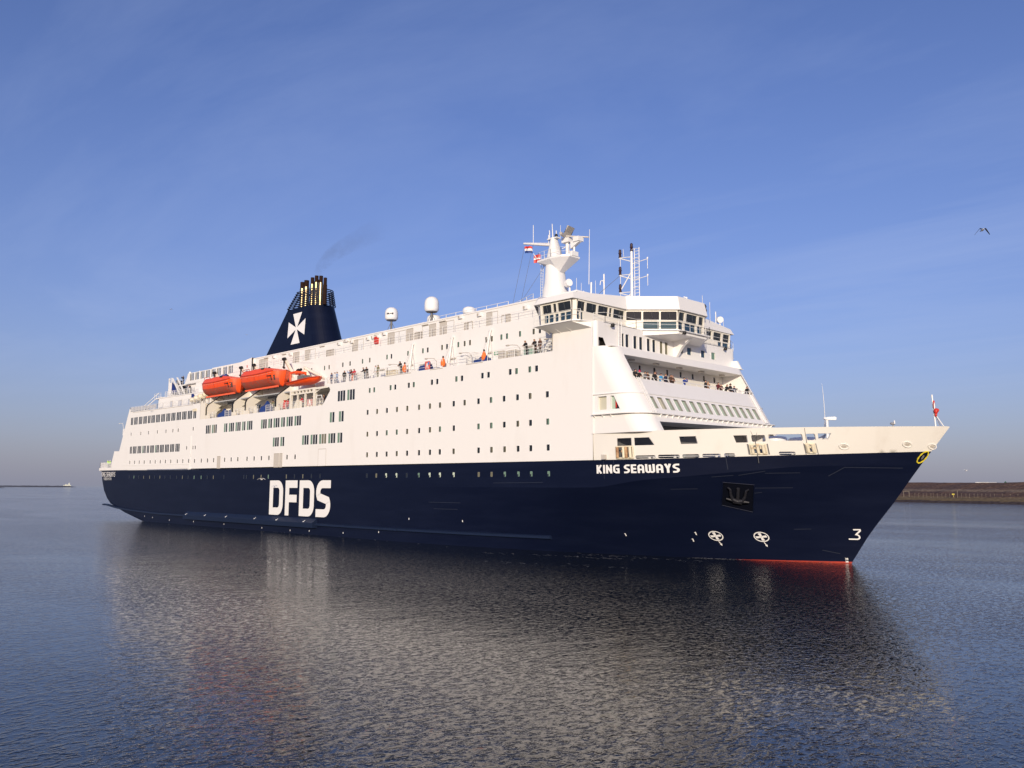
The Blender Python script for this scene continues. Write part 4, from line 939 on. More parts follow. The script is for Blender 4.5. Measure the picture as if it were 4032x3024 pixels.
mb = MB()
dk = [(x, hullY(x,10.0)+.1, 9.93) for x in np.linspace(-58.7,-30.8,30)]
mb.grid([dk, [(x,2*CY-y,z) for x,y,z in dk]], smooth=False); mb.build('fore_deck', M_DECKG, SHIP)
mb = MB()                                                     # handrail bars across the low slots, bits seen inside
for a,b,z in ((-53.9,-51.75,10.19),(-51.5,-49.35,10.21),(-49.12,-47.5,10.22),(-47.25,-45.6,10.25),(-45.32,-44.36,10.28),(-40.8,-39.5,10.4)):
    mb.tube((a,hullY(a,z)+.02,z),(b,hullY(b,z)+.02,z),.03,5)
mb.build_split('slot_bar', M_WHITE2, SHIP)
def fairlead(x0, x1, z0, z1, rollers, mats, out=.12):
    q = MB(); yf = lambda x,z: hullY(x,z)
    for a,b in (((x0,z0),(x1,z0)),((x1,z0),(x1,z1)),((x1,z1),(x0,z1)),((x0,z1),(x0,z0))):
        q.tube((a[0],yf(*a)-out*.5,a[1]),(b[0],yf(*b)-out*.5,b[1]),.09,6,0)
    for i,x in enumerate(rollers):
        q.tube((x,yf(x,z0)-out,z0+.05),(x,yf(x,z1)-out,z1-.05),.16,10,1+(i%2))
    for i in range(len(rollers)-1):
        x=(rollers[i]+rollers[i+1])/2; q.tube((x-.12,yf(x,z1)+.15,(z0+z1)/2+.12),(x+.12,yf(x,z1)+.2,(z0+z1)/2+.12),.13,8,1); 
    q.build('roller_fairlead', mats, SHIP)
fairlead(-43.0,-41.7,10.36,11.24,(-42.8,-42.35,-41.9),[M_CREAM,M_CREAM,M_CREAM]); fairlead(-38.58,-37.94,10.46,11.26,(-38.45,-38.05),[M_CREAM,M_CREAM,M_CREAM])
fairlead(-55.95,-54.05,10.1,11.28,(-55.75,-55.05,-54.75,-54.3),[M_CREAM,M_RUST,M_CREAM],.22)
for x0,x1 in ((-43.22,-43.1),(-41.6,-41.5),(-38.75,-38.68),(-37.84,-37.78)):
    q = MB(); q.add([onhull(x0,10.3,.04),onhull(x1,10.3,.04),onhull(x1,11.3,.04),onhull(x0,11.3,.04)],[(0,1,2,3)]); q.build('chafe_strip', M_SHADE, SHIP)
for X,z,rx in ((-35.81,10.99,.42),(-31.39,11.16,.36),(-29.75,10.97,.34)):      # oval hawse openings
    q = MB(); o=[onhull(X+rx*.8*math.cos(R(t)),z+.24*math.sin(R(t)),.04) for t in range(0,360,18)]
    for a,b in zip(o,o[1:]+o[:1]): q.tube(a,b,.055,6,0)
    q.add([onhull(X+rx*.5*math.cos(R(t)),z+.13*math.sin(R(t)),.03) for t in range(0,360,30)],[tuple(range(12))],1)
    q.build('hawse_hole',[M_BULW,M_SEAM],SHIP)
q = MB(); q.box(-57.6,-57.2,-.12,.0+hullY(-57.4,10.2),10.02,10.5); q.build('drain_box', M_PANEL, SHIP)
# foredeck fittings: ventilators, winches, bitts
for x,y,r,z0,z1 in ((-47.9,4.6,1.0,9.95,12.05),(-50.6,10.4,1.7,9.95,13.1),(-42.0,7.2,1.15,11.0,12.1),(-40.2,9.6,1.5,9.95,12.05)):
    q = MB(); q.lathe((x,y,0),[(r*.8,z0),(r*.8,z1-.75),(r,z1-.72),(r,z1-.18),(r*.86,z1-.04),(.05,z1+.06)],20); q.build('mushroom_vent', M_WHITE2, SHIP)
for x,y in ((-53,5),(-45.5,7.5),(-44,12.5)):
    q = MB(); q.tube((x,y,10.7),(x,y+2.2,10.7),.45,12,0); 
    for yy in (y-.1,y+2.2): q.tube((x,yy,10.7),(x,yy+.12,10.7),.75,14,0)
    q.box(x-.9,x+.9,y-.3,y+2.5,9.93,10.25,0); q.build('mooring_winch', mat('winch_grey',(.16,.19,.2),.5), SHIP)
for x in (-52.9,-50.3,-46.4,-40.1):
    q = MB(); y=hullY(x,10.1)+.8
    for dx in (0,.6): q.lathe((x+dx,y,9.93),[(.16,0),(.16,.5),(.2,.52),(.2,.62)],8)
    q.build('bitts', M_WHITE2, SHIP)
q = MB(); q.prism([(-39.9,8.5,11.4),(-38.2,8.5,11.9),(-37.6,8.5,12.2),(-38.0,8.5,11.6)],(0,.4,0)); q.box(-41.5,-36.5,9.2,9.6,11.5,11.75); q.build('foredeck_frame', M_WHITE2, SHIP)
mb = MB(); mb.tube((-42.75,hullY(-42.75,12)-.15,12.6),(-42.45,hullY(-42.45,11)-.25,11.5),.02,4); mb.tube((-42.2,hullY(-42.2,12)-.15,12.7),(-42.4,hullY(-42.4,11)-.25,11.5),.02,4); mb.tube((-42.42,hullY(-42.42,11)-.3,11.5),(-42.4,hullY(-42.4,9.6)-.3,9.5),.03,4); mb.tube((-38.4,hullY(-38.4,12.5)-.1,12.7),(-38.42,hullY(-38.4,11.3)-.12,11.2),.02,4)
mb.build_split('mooring_line', M_SHADE, SHIP)
# yellow rope fender at the stem eye
q = MB(); o=[onhull(-30.62+.26*math.cos(R(t))+.40*math.sin(R(t)),10.03+.52*math.sin(R(t)),.05) for t in range(0,360,20)]
for i,(a,b) in enumerate(zip(o,o[1:]+o[:1])): q.tube(a,b,.05+.025*(i%2),6)
q.build('rope_fender', M_YEL, SHIP)
q = MB(); q.add([onhull(-30.62+.07*math.cos(R(t))+.13*math.sin(R(t)),10.03+.2*math.sin(R(t)),.03) for t in range(0,360,30)],[tuple(range(12))]); q.build('rope_fender_core', M_SHADE, SHIP)
# jackstaff
q = MB(); q.tube((-29.3,CY-.4,12.75),(-29.5,CY-.4,15.7),.075,6); q.tube((-28.6,CY-.4,12.75),(-29.4,CY-.4,14.1),.05,5); q.tube((-29.0,CY,12.75),(-29.4,CY-.4,14.1),.05,5); q.build('jackstaff', M_WHITE2, SHIP)
# ================================================================= funnel
def fplan(xa, xn, hw, L, k=10):
    p = [(xa,CY-hw+.3),(xa+.3,CY-hw)]
    p += [(xn-L+L*math.sin(R(t)), CY-hw*math.cos(R(t))) for t in np.linspace(0,180,k*2+1)]
    return p + [(xa+.3,CY+hw),(xa,CY+hw-.3)]
mb = MB(); rows=[]
for t in np.linspace(0,1,4):
    z = 29.4+10.1*t; rows.append([(x,y,z) for x,y in fplan(-151.0+8.7*t,-128.7-3.9*t,3.2-.55*t,3.0)])
mb.grid(rows, 0, False, True); mb.poly(rows[-1])
FUN = mb.build('funnel', M_NAVY, SHIP)
def fface(u, z):                                              # point on the starboard face, u along the ship
    t=(z-29.4)/10.1; return (u, CY-(3.2-.55*t)-.03, z)
mb = MB(); cx, cz = -138.3, 35.6; r_=2.95; wd=1.55
for k in range(4):
    a=R(90*k); ca,sa=math.cos(a),math.sin(a)
    pts=[(.0,.0),(-wd,r_),(wd,r_)]
    pts=[(-.22,.22),(-wd,r_),(wd,r_),(.22,.22)]
    mb.poly([fface(cx+p*ca-q*sa, cz+(p*sa+q*ca)*.97) for p,q in pts])
mb.poly([fface(cx+p,cz+q) for p,q in ((-.22,-.22),(.22,-.22),(.22,.22),(-.22,.22))])
mb.build('cross_emblem', M_WHITE2, FUN)
for i,(x,y,zt,r,c_) in enumerate(((-140.5,12.3,44.6,.5,0),(-139.1,12.3,44.7,.52,0),(-137.1,12.3,44.9,.38,0),(-135.7,12.3,45.0,.40,0),(-134.35,12.4,44.75,.40,1),(-133.25,12.6,44.25,.36,2),(-140.5,14.6,45.1,.5,2),(-138.9,14.7,45.2,.4,2))):
    x += 1.15; q = MB(); q.tube((x,y,39.4),(x,y,zt-1.25),r,14,0); q.tube((x,y,zt-1.3),(x,y,zt),r*.86,14,1)
    for z in (41,42.3): q.lathe((x,y,z),[(r*1.04,0),(r*1.04,.09)],14,0)
    q.build('exhaust_pipe',[M_STEEL if c_<2 else M_RUSTY, M_RUSTY],FUN)
mb = MB()
for i in range(9):
    t=i/8; z=39.7+2.75*t; p=[(x,y,z) for x,y in fplan(-142.3+2.6*t,-132.5-.4*t,2.75-.35*t,2.6,5)]
    for a,b in zip(p,p[1:]+p[:1]): mb.tube(a,b,.10,5)
for k in range(0,24,4):
    a=fplan(-142.3,-132.5,2.75,2.6,5); b=fplan(-139.7,-132.9,2.4,2.6,5)
    if k<len(a): mb.tube((*a[k],39.5),(*b[k],42.4),.07,5)
mb.build('cage', M_CAGE, FUN)
for x in (-147,-142,-140,-137): 
    q=MB(); q.tube((x,9,29.5),(x,9,30.6),.18,8); q.tube((x+.5,9,29.5),(x+.5,9,30.4),.12,8); q.build('roof_vent',M_WHITE2,SHIP)
# ================================================================= radomes
def radome(x,y,z,r,h,foot,legs=True):
    q=MB(); q.lathe((x,y,z),[(r*.8,0),(r*.95,.08*h),(r,.2*h),(r,.55*h),(r*.93,.72*h),(r*.74,.87*h),(r*.42,.97*h),(.02,h)],18,0)
    q.lathe((x,y,z-.12),[(r*.7,0),(r*.82,.1)],14,1); q.tube((x,y,foot),(x,y,z),.16,8,1)
    if legs:
        for a in (30,150,270): q.tube((x+1.25*math.cos(R(a)),y+1.25*math.sin(R(a)),foot),(x,y,z-.2),.04,5,1)
    return q.build('radome',[M_WHITE2,M_SHADE],SHIP)
ra=radome(-105.6,8,32.3,1.0,1.95,29.5); radome(-95.9,8,32.2,1.05,2.2,29.5); radome(-96.6,9,30.7,1.0,1.3,29.5,False); radome(-87.7,8,30.7,.9,1.0,29.5,False)
q=MB(); text(q,'SAILOR',-105.4,-104.6,33.0,33.25,.2,lambda a,b,j: (a,8-math.sqrt(max(0,1.08**2-(a+105.6)**2)) ,b)); 
q.build('radome_lettering',M_DARK,SHIP)
# ================================================================= main mast
mb=MB(); rows=[]
for z,xa,xb,hy in ((28.8,-79.4,-74.2,2.0),(31,-78.7,-74.6,1.7),(34,-78.1,-75.4,1.35),(36.4,-77.9,-75.8,1.2),(37.6,-77.8,-75.9,1.05),(39,-77.5,-76.3,.8),(40.35,-77.3,-76.7,.5)):
    m_=(xa+xb)/2; h=(xb-xa)/2; rows.append([(m_+h*math.copysign(abs(math.cos(R(t)))**.7,math.cos(R(t))),CY+hy*math.copysign(abs(math.sin(R(t)))**.7,math.sin(R(t))),z) for t in range(0,360,18)])
mb.grid(rows,0,True,True); mb.poly(rows[-1]); mb.build('mast',M_WHITE2,SHIP)
mb=MB(); pl_=[(-78.6,12.0),(-76,11.7),(-74.2,11.9),(-73.3,12.6),(-73.3,14.6),(-74.2,15.2),(-76,15.5),(-79.6,15.2)]
mb.prism([(x,y,37.0) for x,y in pl_],(0,0,.22))
mb.add([(x,y,37.0) for x,y in pl_]+[(-77.9,12.7,36.6),(-76.6,12.6,36.3),(-75.75,13.2,35.3),(-75.75,14,35.3),(-76.6,14.6,36.3),(-77.9,14.5,36.6)],[(0,1,9,8),(1,2,10,9),(2,3,10),(3,4,11,10),(4,5,11),(5,6,12,11),(6,7,13,12),(7,0,8,13)])
mb.box(-74.0,-73.2,13.0,14.2,37.2,37.8); mb.build('mast_platform',M_WHITE2,SHIP)
mb=MB(); rail(mb,[(-79.5,15.1,37.2),(-78.5,12.1,37.2),(-76,11.8,37.2),(-74.3,12.0,37.2),(-73.4,12.7,37.2)],1.1,(.55,1.1),1.2,.022)
for x in (-79.2,-78.8): mb.tube((x,13.2,29),(x,13.4,37),.04,4)
for i in range(20): mb.tube((-79.2,13.3,29.3+i*.38),(-78.8,13.3,29.3+i*.38),.03,4)
mb.build('mast_railing',M_WHITE2,SHIP)
q=MB(); q.tube((-82.7,13.6,40.75),(-76.8,13.6,39.3),.14,6,0,.2); q.tube((-82.7,13.6,40.85),(-76.8,13.6,39.6),.05,5); q.tube((-80.9,13.6,40.4),(-80.9,13.6,43.0),.05,5); q.tube((-78.0,13.6,39.7),(-78.0,13.6,41),.06,5); q.build('yard',M_WHITE2,SHIP)
q=MB(); q.tube((-77.2,13.6,40.3),(-77.35,13.6,42.4),.09,6,0,.05); q.tube((-77.6,13.4,40.2),(-77.65,13.4,41.5),.07,5); q.tube((-76.6,13.6,40.3),(-76.6,13.6,41.3),.06,5); q.lathe((-76.6,13.6,40.35),[(.18,0),(.22,.15),(.2,.4),(.1,.5)],8,1); q.tube((-76.1,13.9,40.2),(-76.1,13.9,42),.03,4); q.box(-77.9,-76.2,13.2,14,40.2,40.35); q.build('mast_top',[M_WHITE2,M_DARK],SHIP)
# radars
q=MB(); q.tube((-74.6,13.6,37.2),(-74.6,13.6,39.2),.24,8); q.box(-75.2,-74.0,13.1,14.1,39.2,39.85); q.build('radar_post',M_WHITE2,SHIP)
q=MB(); q.prism([(-74.9,13.1,39.9),(-74.5,13.1,39.85),(-74.5,13.1,40.2),(-74.9,13.1,40.25)],(.55,-1.3,.0)); q.prism([(-76.4+1.5,14.3,39.85),(-75.0,14.3,40.0),(-73.9,14.3,41.2),(-74.1,14.3,41.3)],(.25,-1.5,0)); q.build('radar_scanner',[M_PANEL],SHIP)
q=MB(); q.prism([(-73.8,13.3,38.2),(-73.8,13.3,39.1),(-72.3,13.3,39.25),(-72.3,13.3,38.9)],(0,.5,0)); q.tube((-73.4,13.6,37.2),(-73.4,13.6,38.6),.15,6); q.box(-73.2,-72.2,13.1,14.1,39.0,39.6); q.tube((-75.5,13.6,38.6),(-72.5,13.6,39.1),.07,5); q.build('radar_post',M_WHITE2,SHIP)
q=MB(); q.prism([(-74.2,12.9,39.85),(-74.2,13.15,39.85),(-74.2,13.15,40.0),(-74.2,12.9,40.0)],(2.7,1.3,-.42)); q.build('radar_scanner',M_PANEL,SHIP)
# pole mast with light arms and ladder
q=MB(); q.tube((-64.0,13.6,28.6),(-64.0,13.6,36.0),.2,10,0,.15); q.tube((-64.0,13.6,30.8),(-66.9,13.6,28.9),.08,6)
for z in (35.6,33.4,31.2): q.tube((-64,13.6,z-.9),(-65.9,13.6,z-.15),.07,5); q.tube((-64,13.6,z-.3),(-65.9,13.6,z-.1),.06,5); q.tube((-65.75,13.6,z-.2),(-65.75,13.6,z-1.2),.04,4)
q.tube((-65.3,13.6,36.5),(-65.2,13.6,35.5),.03,4); q.tube((-64,13.6,33.5),(-65.6,13.6,31.5),.08,5)
for z in (34.6,32.5): q.tube((-64,13.6,z-.2),(-61.6,13.6,z),.05,5); q.tube((-61.6,13.6,z),(-61.6,13.6,z-1.2),.04,4); q.lathe((-61.6,13.6,z),[(.1,0),(.1,.2)],6)
q.build('pole_mast',M_WHITE2,SHIP)
for x,z in ((-65.8,35.55),(-65.8,33.35),(-65.8,31.15),(-64.0,36.0)):
    q=MB(); q.lathe((x,13.6,z),[(.2,0),(.2,.1),(.12,.14),(.16,.2),(.16,.45),(.22,.5),(.22,.56),(.13,.6),(.17,.66),(.17,.9),(.1,1.0)],10); q.build('signal_lamp',mat('lamp_dark',(.03,.008,.012),.4),SHIP)
mb=MB()
for x in (-63.4,-62.7): mb.tube((x,13.4,28.8),(x,13.4,36.2),.055,5)
for i in range(18): mb.tube((-63.4,13.4,29+i*.4),(-62.7,13.4,29+i*.4),.04,4)
for i in range(6): mb.path([(-63.4,13.4,30+i*1.2),(-63.3,12.9,30+i*1.2),(-62.8,12.9,30+i*1.2),(-62.7,13.4,30+i*1.2)],.03,4)
mb.build('mast_ladder',M_WHITE2,SHIP)
# aerials and small things on the bridge roof
mb=MB()
mb.tube((-70.6,13.6,29),(-70.5,13.6,33.2),.12,6); mb.tube((-70.9,13.6,33.0),(-70.75,13.6,40.2),.055,5,0,.03)
mb.path([(-68.4,13.6,28.8),(-68.4,13.6,33.9)],.1,6); mb.path([(-68.4,13.6,32.8),(-68.6,13.6,33.1),(-68.95,13.6,33.1),(-69.05,13.6,32.6)],.06,5)
for x,z in ((-73,34.2),(-72.2,33.4),(-69.8,33.3)): mb.tube((x,13.6,29),(x,13.6,z),.03,4)
mb.tube((-73,13.6,29.5),(-73,13.6,32.4),.09,5); mb.box(-73.15,-72.85,13.4,13.8,32.2,32.6)
mb.tube((-74.2,13.6,29),(-74.2,13.6,33.2),.25,8,0,.12)
mb.tube((-58.4,17,28.4),(-58.4,17,29.9),.09,6); mb.tube((-58.4,17,29.85),(-58.7,16.8,29.95),.08,5)
mb.tube((-58.5,20.5,28.0),(-58.5,20.5,30.7),.03,4); mb.tube((-59.2,23.2,28.0),(-59.2,23.2,30.4),.03,4); mb.tube((-60.4,26.4,27.6),(-60.4,26.4,29.8),.07,5); mb.tube((-60.3,27.2,27.6),(-60.3,27.2,28.6),.09,5); mb.tube((-60.4,28.2,27.6),(-60.4,28.2,29.2),.03,4)
mb.build_split('aerials', M_WHITE2, SHIP)
q=MB(); q.tube((-74.5,13.4,33.6),(-73.9,13.2,33.7),.5,14); q.build('searchlight',M_WHITE2,SHIP)
q=MB(); q.tube((-60.6,27.4,28.9),(-60.1,27.0,28.8),.42,12); q.build('searchlight',M_WHITE2,SHIP)
q=MB(); q.lathe((-58.8,21.5,28.1),[(.18,0),(.15,.5),(.2,.7),(.25,.9),(.12,1.2),(.2,1.4),(.05,1.7)],8); q.build('signal_lamp',M_DARK,SHIP)
q=MB(); q.lathe((-71.8,13.6,30),[(.1,0),(.1,1.0),(.3,1.2),(.3,1.6),(.12,1.75),(.14,2.1),(.04,2.3)],10); q.build('compass_dome',M_WHITE2,SHIP)
mb=MB(); rail(mb,[(-93,13.6-7,29.5),(-78.5,13.6-7,29.5)],1.35,(.45,.9,1.35),2.2,.035); rail(mb,[(-78.5,6.6,29.5),(-71,3.5,29.45)],.7,(.35,.7),2.2,.03); mb.build_split('railing', M_WHITE2, SHIP)
mb=MB(); mb.tube((-80.8,13.5,40.3),(-80.2,10,29.6),.02,4); mb.tube((-82.5,13.5,40.2),(-81.6,10,30),.02,4); mb.tube((-65.8,13.5,33.2),(-69,10,29),.025,4); mb.tube((-78,13,36.8),(-80.2,9,29.6),.02,4); mb.build_split('halyards', M_SHADE, SHIP)
# ================================================================= lifeboats
def lifeboat(name, xs, label, num, y0=1.2, zk0=23.1, L=15.0):
    t = empty(name, (xs+L/2, y0, zk0), label, 'lifeboat', 'orange lifeboats hung in the davits')
    U=[0,.04,.1,.2,.35,.5,.65,.78,.86,.92,.96,.985,1.0]
    Bd=[.06,.55,1.15,1.62,1.86,1.92,1.92,1.92,1.88,1.62,.85,.34,.02]
    Kz=[2.0,1.35,.7,.12,0,0,0,0,0,0,.02,.1,.25]
    def sec(u):
        b=float(np.interp(u,U,Bd)); k=float(np.interp(u,U,Kz)); g=2.28+.35*(2*u-1)**2+.1*(1-u); X=xs+L*u
        xk = X - (.75*(u>.9)*(u-.9)/.1)                       # stem leans
        return X, xk, b, k, g
    us=sorted(set(list(np.linspace(0,1,25))+[.97,.985,.992])); 
    mb=MB(); rows=[]
    for u in us:
        X,xk,b,k,g=sec(u); r=[]
        for f,(bf,zf) in enumerate(((1.0,1.0),(.985,.78),(.94,.55),(.84,.34),(.56,.12),(.0,0.0))): xx=X+(xk-X)*(1-zf); r.append((xx, y0-b*bf, zk0+k+(g-k)*zf))
        rows.append(r+[(x,2*y0-y,z) for x,y,z in r[-2::-1]])
    # scuffed bottom is a second paint on the same skin
    n=len(rows[0]); vs=[p for r in rows for p in r]; o=len(mb.v); mb.v+=vs
    for i in range(len(rows)-1):
        for j in range(n-1):
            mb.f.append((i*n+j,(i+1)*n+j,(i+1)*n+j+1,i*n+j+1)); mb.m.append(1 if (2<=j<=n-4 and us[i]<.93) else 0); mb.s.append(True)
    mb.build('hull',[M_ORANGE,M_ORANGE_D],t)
    mb=MB(); rows=[]
    for u in (.03,.07,.1,.13,.2,.34,.36,.5,.62,.7,.78,.86,.93,.97):
        X,xk,b,k,g=sec(u); h=float(np.interp(u,[.03,.1,.13,.34,.36,.62,.78,.97],[.12,.62,.95,1.0,1.1,1.1,.75,.1])); tb=float(np.interp(u,[.03,.1,.13,.7,.97],[.8,.75,.66,.66,.7]))
        rows.append([(X,y0-b*.97,zk0+g),(X,y0-b*tb,zk0+g+h*.8),(X,y0-b*tb*.7,zk0+g+h),(X,y0+b*tb*.7,zk0+g+h),(X,y0+b*tb,zk0+g+h*.8),(X,y0+b*.97,zk0+g)])
    mb.grid(rows,0,False); mb.add(rows[0],[tuple(range(6))]); mb.add(rows[-1],[tuple(range(6))])
    mb.build('canopy',M_ORANGE,t)
    mb=MB(); pr=None
    for u in us:                                              # gunwale fender
        X,xk,b,k,g=sec(u); c_=[(X,y0-b-.09,zk0+g-.08),(X,y0-b-.09,zk0+g+.06),(X,y0-b+.03,zk0+g+.08),(X,y0-b+.03,zk0+g-.1)]
        if pr: mb.add(pr+c_,[(q,(q+1)%4,4+(q+1)%4,4+q) for q in range(4)]); mb.add([(x,2*y0-y,z) for x,y,z in pr+c_],[(q,(q+1)%4,4+(q+1)%4,4+q) for q in range(4)])
        pr=c_
    mb.build('gunwale',mat('dark_orange',(.45,.04,.012),.5),t)
    mb=MB()
    for i in range(15):
        u=.08+i*.055; X,xk,b,k,g=sec(u); X2,_,b2,_,g2=sec(u+.035); mb.tube((X,y0-b-.03,zk0+g-.3),(X2,y0-b2-.03,zk0+g2-.3),.04,4)
    mb.build('grab_line',mat('faded_line',(.72,.35,.25),.7),t)
    mb=MB(); mb.box(xs+L*.2,xs+L*.93,y0-.95,y0-.7,zk0-.12,zk0+.16); mb.build('skid',mat('skid_orange',(.85,.13,.05),.5),t)
    mb=MB(); mb.box(xs+L*.6,xs+L*.66,y0-1.38,y0-1.2,zk0+3.0,zk0+3.3); mb.build('hatch',M_DARK,t)
    mb=MB()
    for u in (.17,.52,.80):                                    # strakes down the side
        pts=[]
        for zf,bf in ((.95,1.0),(.5,.95),(.2,.66)):
            X,xk,b,k,g=sec(u); pts.append((X+(1-zf)*.7,y0-b*bf-.03,zk0+k+(g-k)*zf))
        mb.path(pts,.035,4)
    mb.build('side_seam',mat('dark_orange',(.45,.04,.012),.5),t)
    mb=MB(); zz0=zk0+3.25; mb.path([(xs+L*.14,y0-1.0,zz0),(xs+L*.14,y0-1.0,zz0+.4),(xs+L*.28,y0-1.0,zz0+.4),(xs+L*.3,y0-1.0,zz0)],.05,5); mb.path([(xs+L*.14,y0+.8,zz0),(xs+L*.14,y0+.8,zz0+.4),(xs+L*.28,y0+.8,zz0+.4)],.05,5); mb.build('roof_rail',mat('dark_orange',(.45,.04,.012),.5),t)
    if num=='13':
        for x in (xs+L*.50,xs+L*.58):
            q=MB(); q.lathe((x,y0,zk0+3.4),[(.5,0),(.42,.25),(.1,.5)],8); q.build('cowl_cover',M_BLUE,t)
    q=MB(); q.lathe((xs+L*.62,y0,zk0+3.4),[(.22,0),(.2,.2),(.05,.3)],8); q.build('vent_cap',M_DARK,t)
    q=MB()
    def side(a,zb,off=.03):
        u=(a-xs)/L; X,xk,b,k,g=sec(u); zf=(zb-zk0-k)/(g-k); bf=float(np.interp(zf,[0,.12,.34,.55,.78,1],[0,.56,.84,.94,.985,1])); return (X+(xk-X)*(1-zf), y0-b*bf-off, zb)
    text(q,num,xs+L*.86,xs+L*.935,zk0+1.0,zk0+1.85,.15,lambda a,b,j: side(a,b,.04+.003*j))
    for z in (1.75,1.62): q.box(xs+L*.80,xs+L*.87,side(xs+L*.83,zk0+z)[1]-.05,side(xs+L*.83,zk0+z)[1]-.02,zk0+z,zk0+z+.06)
    q.build('number',M_DARK,t)
    mb=MB(); 
    for u in (.28,.94): X=xs+L*u; mb.tube((X,y0,zk0+2.9),(X,y0,zk0+3.7),.1,6); mb.tube((X-.3,y0,zk0+3.2),(X+.3,y0,zk0+3.0),.14,6)
    mb.build('lifting_hook',M_DARK,t)
    mb=MB(); mb.ellipsoid((xs+L*.955,y0+1.0,zk0+.8),.5,.25,.35); mb.build('bow_fender',M_DARK,t)
    return t
lifeboat('lifeboat',-154.3,'orange lifeboat numbered 13 with two blue covers on its roof',  '13')
lifeboat('lifeboat',-139.4,'orange lifeboat numbered 11 hanging between the other lifeboat and the small rescue boat','11')
t=empty('rescue_boat',(-118,.9,22.6),'small open orange rescue boat with a cabin arch above the white platform','rescue boat')
mb=MB(); rows=[]; xs,L,y0=-122.0,8.3,.9
for u in (0,.08,.2,.35,.5,.65,.78,.88,.95,1):
    b=float(np.interp(u,[0,.5,.78,.92,1],[1.15,1.3,1.15,.65,.1])); k=float(np.interp(u,[0,.65,.9,1],[.1,0,.35,.95])); g=.62+.42*u*u; X=xs+L*u
    r=[(X,y0-b,22.65+g),(X,y0-b*.96,22.65+k+(g-k)*.6),(X,y0-b*.6,22.65+k+(g-k)*.22),(X,y0,22.65+k)]; rows.append(r+[(x,2*y0-y,z) for x,y,z in r[-2::-1]])
mb.grid(rows); mb.add(rows[0],[tuple(range(7))]); mb.grid([[r[0] for r in rows],[r[-1] for r in rows]],smooth=False); mb.build('hull',M_ORANGE,t)
mb=MB(); 
for a,b in zip(rows,rows[1:]): mb.tube(a[0],b[0],.11,7); mb.tube(a[-1],b[-1],.11,7)
mb.build('fender_tube',mat('dark_orange',(.45,.04,.012),.5),t)
mb=MB(); 
for sy in (-.8,.8): mb.path([(xs+.9,y0+sy,23.2),(xs+.8,y0+sy,24.8),(xs+2.4,y0+sy,24.85),(xs+2.7,y0+sy,24.5)],.17,7)
mb.box(xs+.6,xs+2.75,y0-.9,y0+.9,24.65,25.0); mb.build('cabin_arch',M_ORANGE,t)
mb=MB(); mb.box(xs+2.2,xs+3.8,y0-.4,y0+.4,23.5,24.3); mb.box(xs+4.3,xs+5.0,y0-.3,y0+.3,23.6,24.2); mb.build('console',M_SHADE,t)
mb=MB(); 
for dx in (2.0,2.75): mb.tube((xs+dx-.3,y0-.2,25.15),(xs+dx+.1,y0-.1,25.3),.22,8)
mb.build('searchlight',M_DARK,t)
# covered rafts, orange marker bags, raft canisters: all can be lifted off
def covered(x,y,z,w,d,h,label):
    q=MB(); rows=[]
    for a in np.linspace(0,w,9):
        r=[]
        for b in np.linspace(0,180,9): r.append((x+a, y-d*math.cos(R(b)), z+h*math.sin(R(b))**.6*(.82+.18*math.sin(a*2.3+b*.05))*(1-.5*max(0,1-a/(.5*w))**2)))
        rows.append(r)
    q.grid(rows); q.add(rows[0],[tuple(range(9))]); q.add(rows[-1],[tuple(range(9))]); o=q.build('covered_raft',M_BLUE); return tag(o,label,'raft cover','blue covered rafts on the open decks')
covered(-146.3,.8,19.15,3.0,.6,1.6,'rounded royal blue tarpaulin under the aft lifeboat with the blue roof covers')
covered(-131.0,.8,19.15,2.2,.6,1.9,'royal blue covered bundle beside a leaning person at the recessed deck rail')
covered(-88.9,.7,22.1,2.0,.5,1.25,'blue covered raft beside the red and white poster on the promenade deck')
covered(-78.1,.7,22.1,2.3,.5,.85,'low blue covered raft under the green exit sign on the promenade deck')
q=MB(); q.box(-87.2,-86.2,.05,.1,22.15,23.2,0); q.prism([(-87.0,.03,22.25),(-86.9,.03,22.25),(-86.72,.03,22.75),(-86.55,.03,22.25),(-86.4,.03,22.25),(-86.65,.03,22.95),(-86.8,.03,22.95)],(0,-.02,0),1); q.box(-86.6,-86.3,.03,.05,22.7,23.1,2)
tag(q.build('poster',[mat('poster_red',(.65,.13,.09),.6),M_WHITE2,mat('poster_blue',(.10,.2,.5),.6)]),'red poster with a white figure on the promenade rail','poster')
q=MB(); q.box(-116.1,-114.6,.2,.25,19.3,20.3,0); q.prism([(-115.7,.18,19.35),(-115.55,.18,19.35),(-115.3,.18,19.8),(-115.1,.18,19.35),(-114.9,.18,19.35),(-115.2,.18,20.15),(-115.4,.18,20.15)],(0,-.02,0),1)
tag(q.build('poster',[mat('poster_pink',(.62,.25,.22),.6),M_WHITE2]),'pinkish poster with a white figure on the rail below the rescue boat','poster')
for x,l in ((-91.9,'plain orange marker bag hanging by the raft davit nearest the lifeboats'),(-83.9,'orange marker bag hanging by the middle raft davit'),(-76.2,'slim orange marker bag hanging by the raft davit nearest the bridge')):
    q=MB(); q.lathe((x,.35,22.25),[(.12,0),(.3,.15),(.33,.5),(.22,.9),(.08,1.05),(.1,1.25)],9,0); q.lathe((x,.35,23.4),[(.14,0),(.1,.2),(.03,.25)],7,1)
    tag(q.build('marker_bag',[mat('bag_orange',(.8,.17,.03),.7),M_RUSTY]),l,'marker bag','orange marker bags on the promenade deck')
q=MB(); q.lathe((-123.5,.6,19.3),[(.2,0),(.35,.2),(.3,.9),(.15,1.25),(.3,1.4)],9); tag(q.build('marker_bag',M_REDP),'bright red bag hanging in the recess beside the last lifeboat davit','marker bag','orange marker bags on the promenade deck')
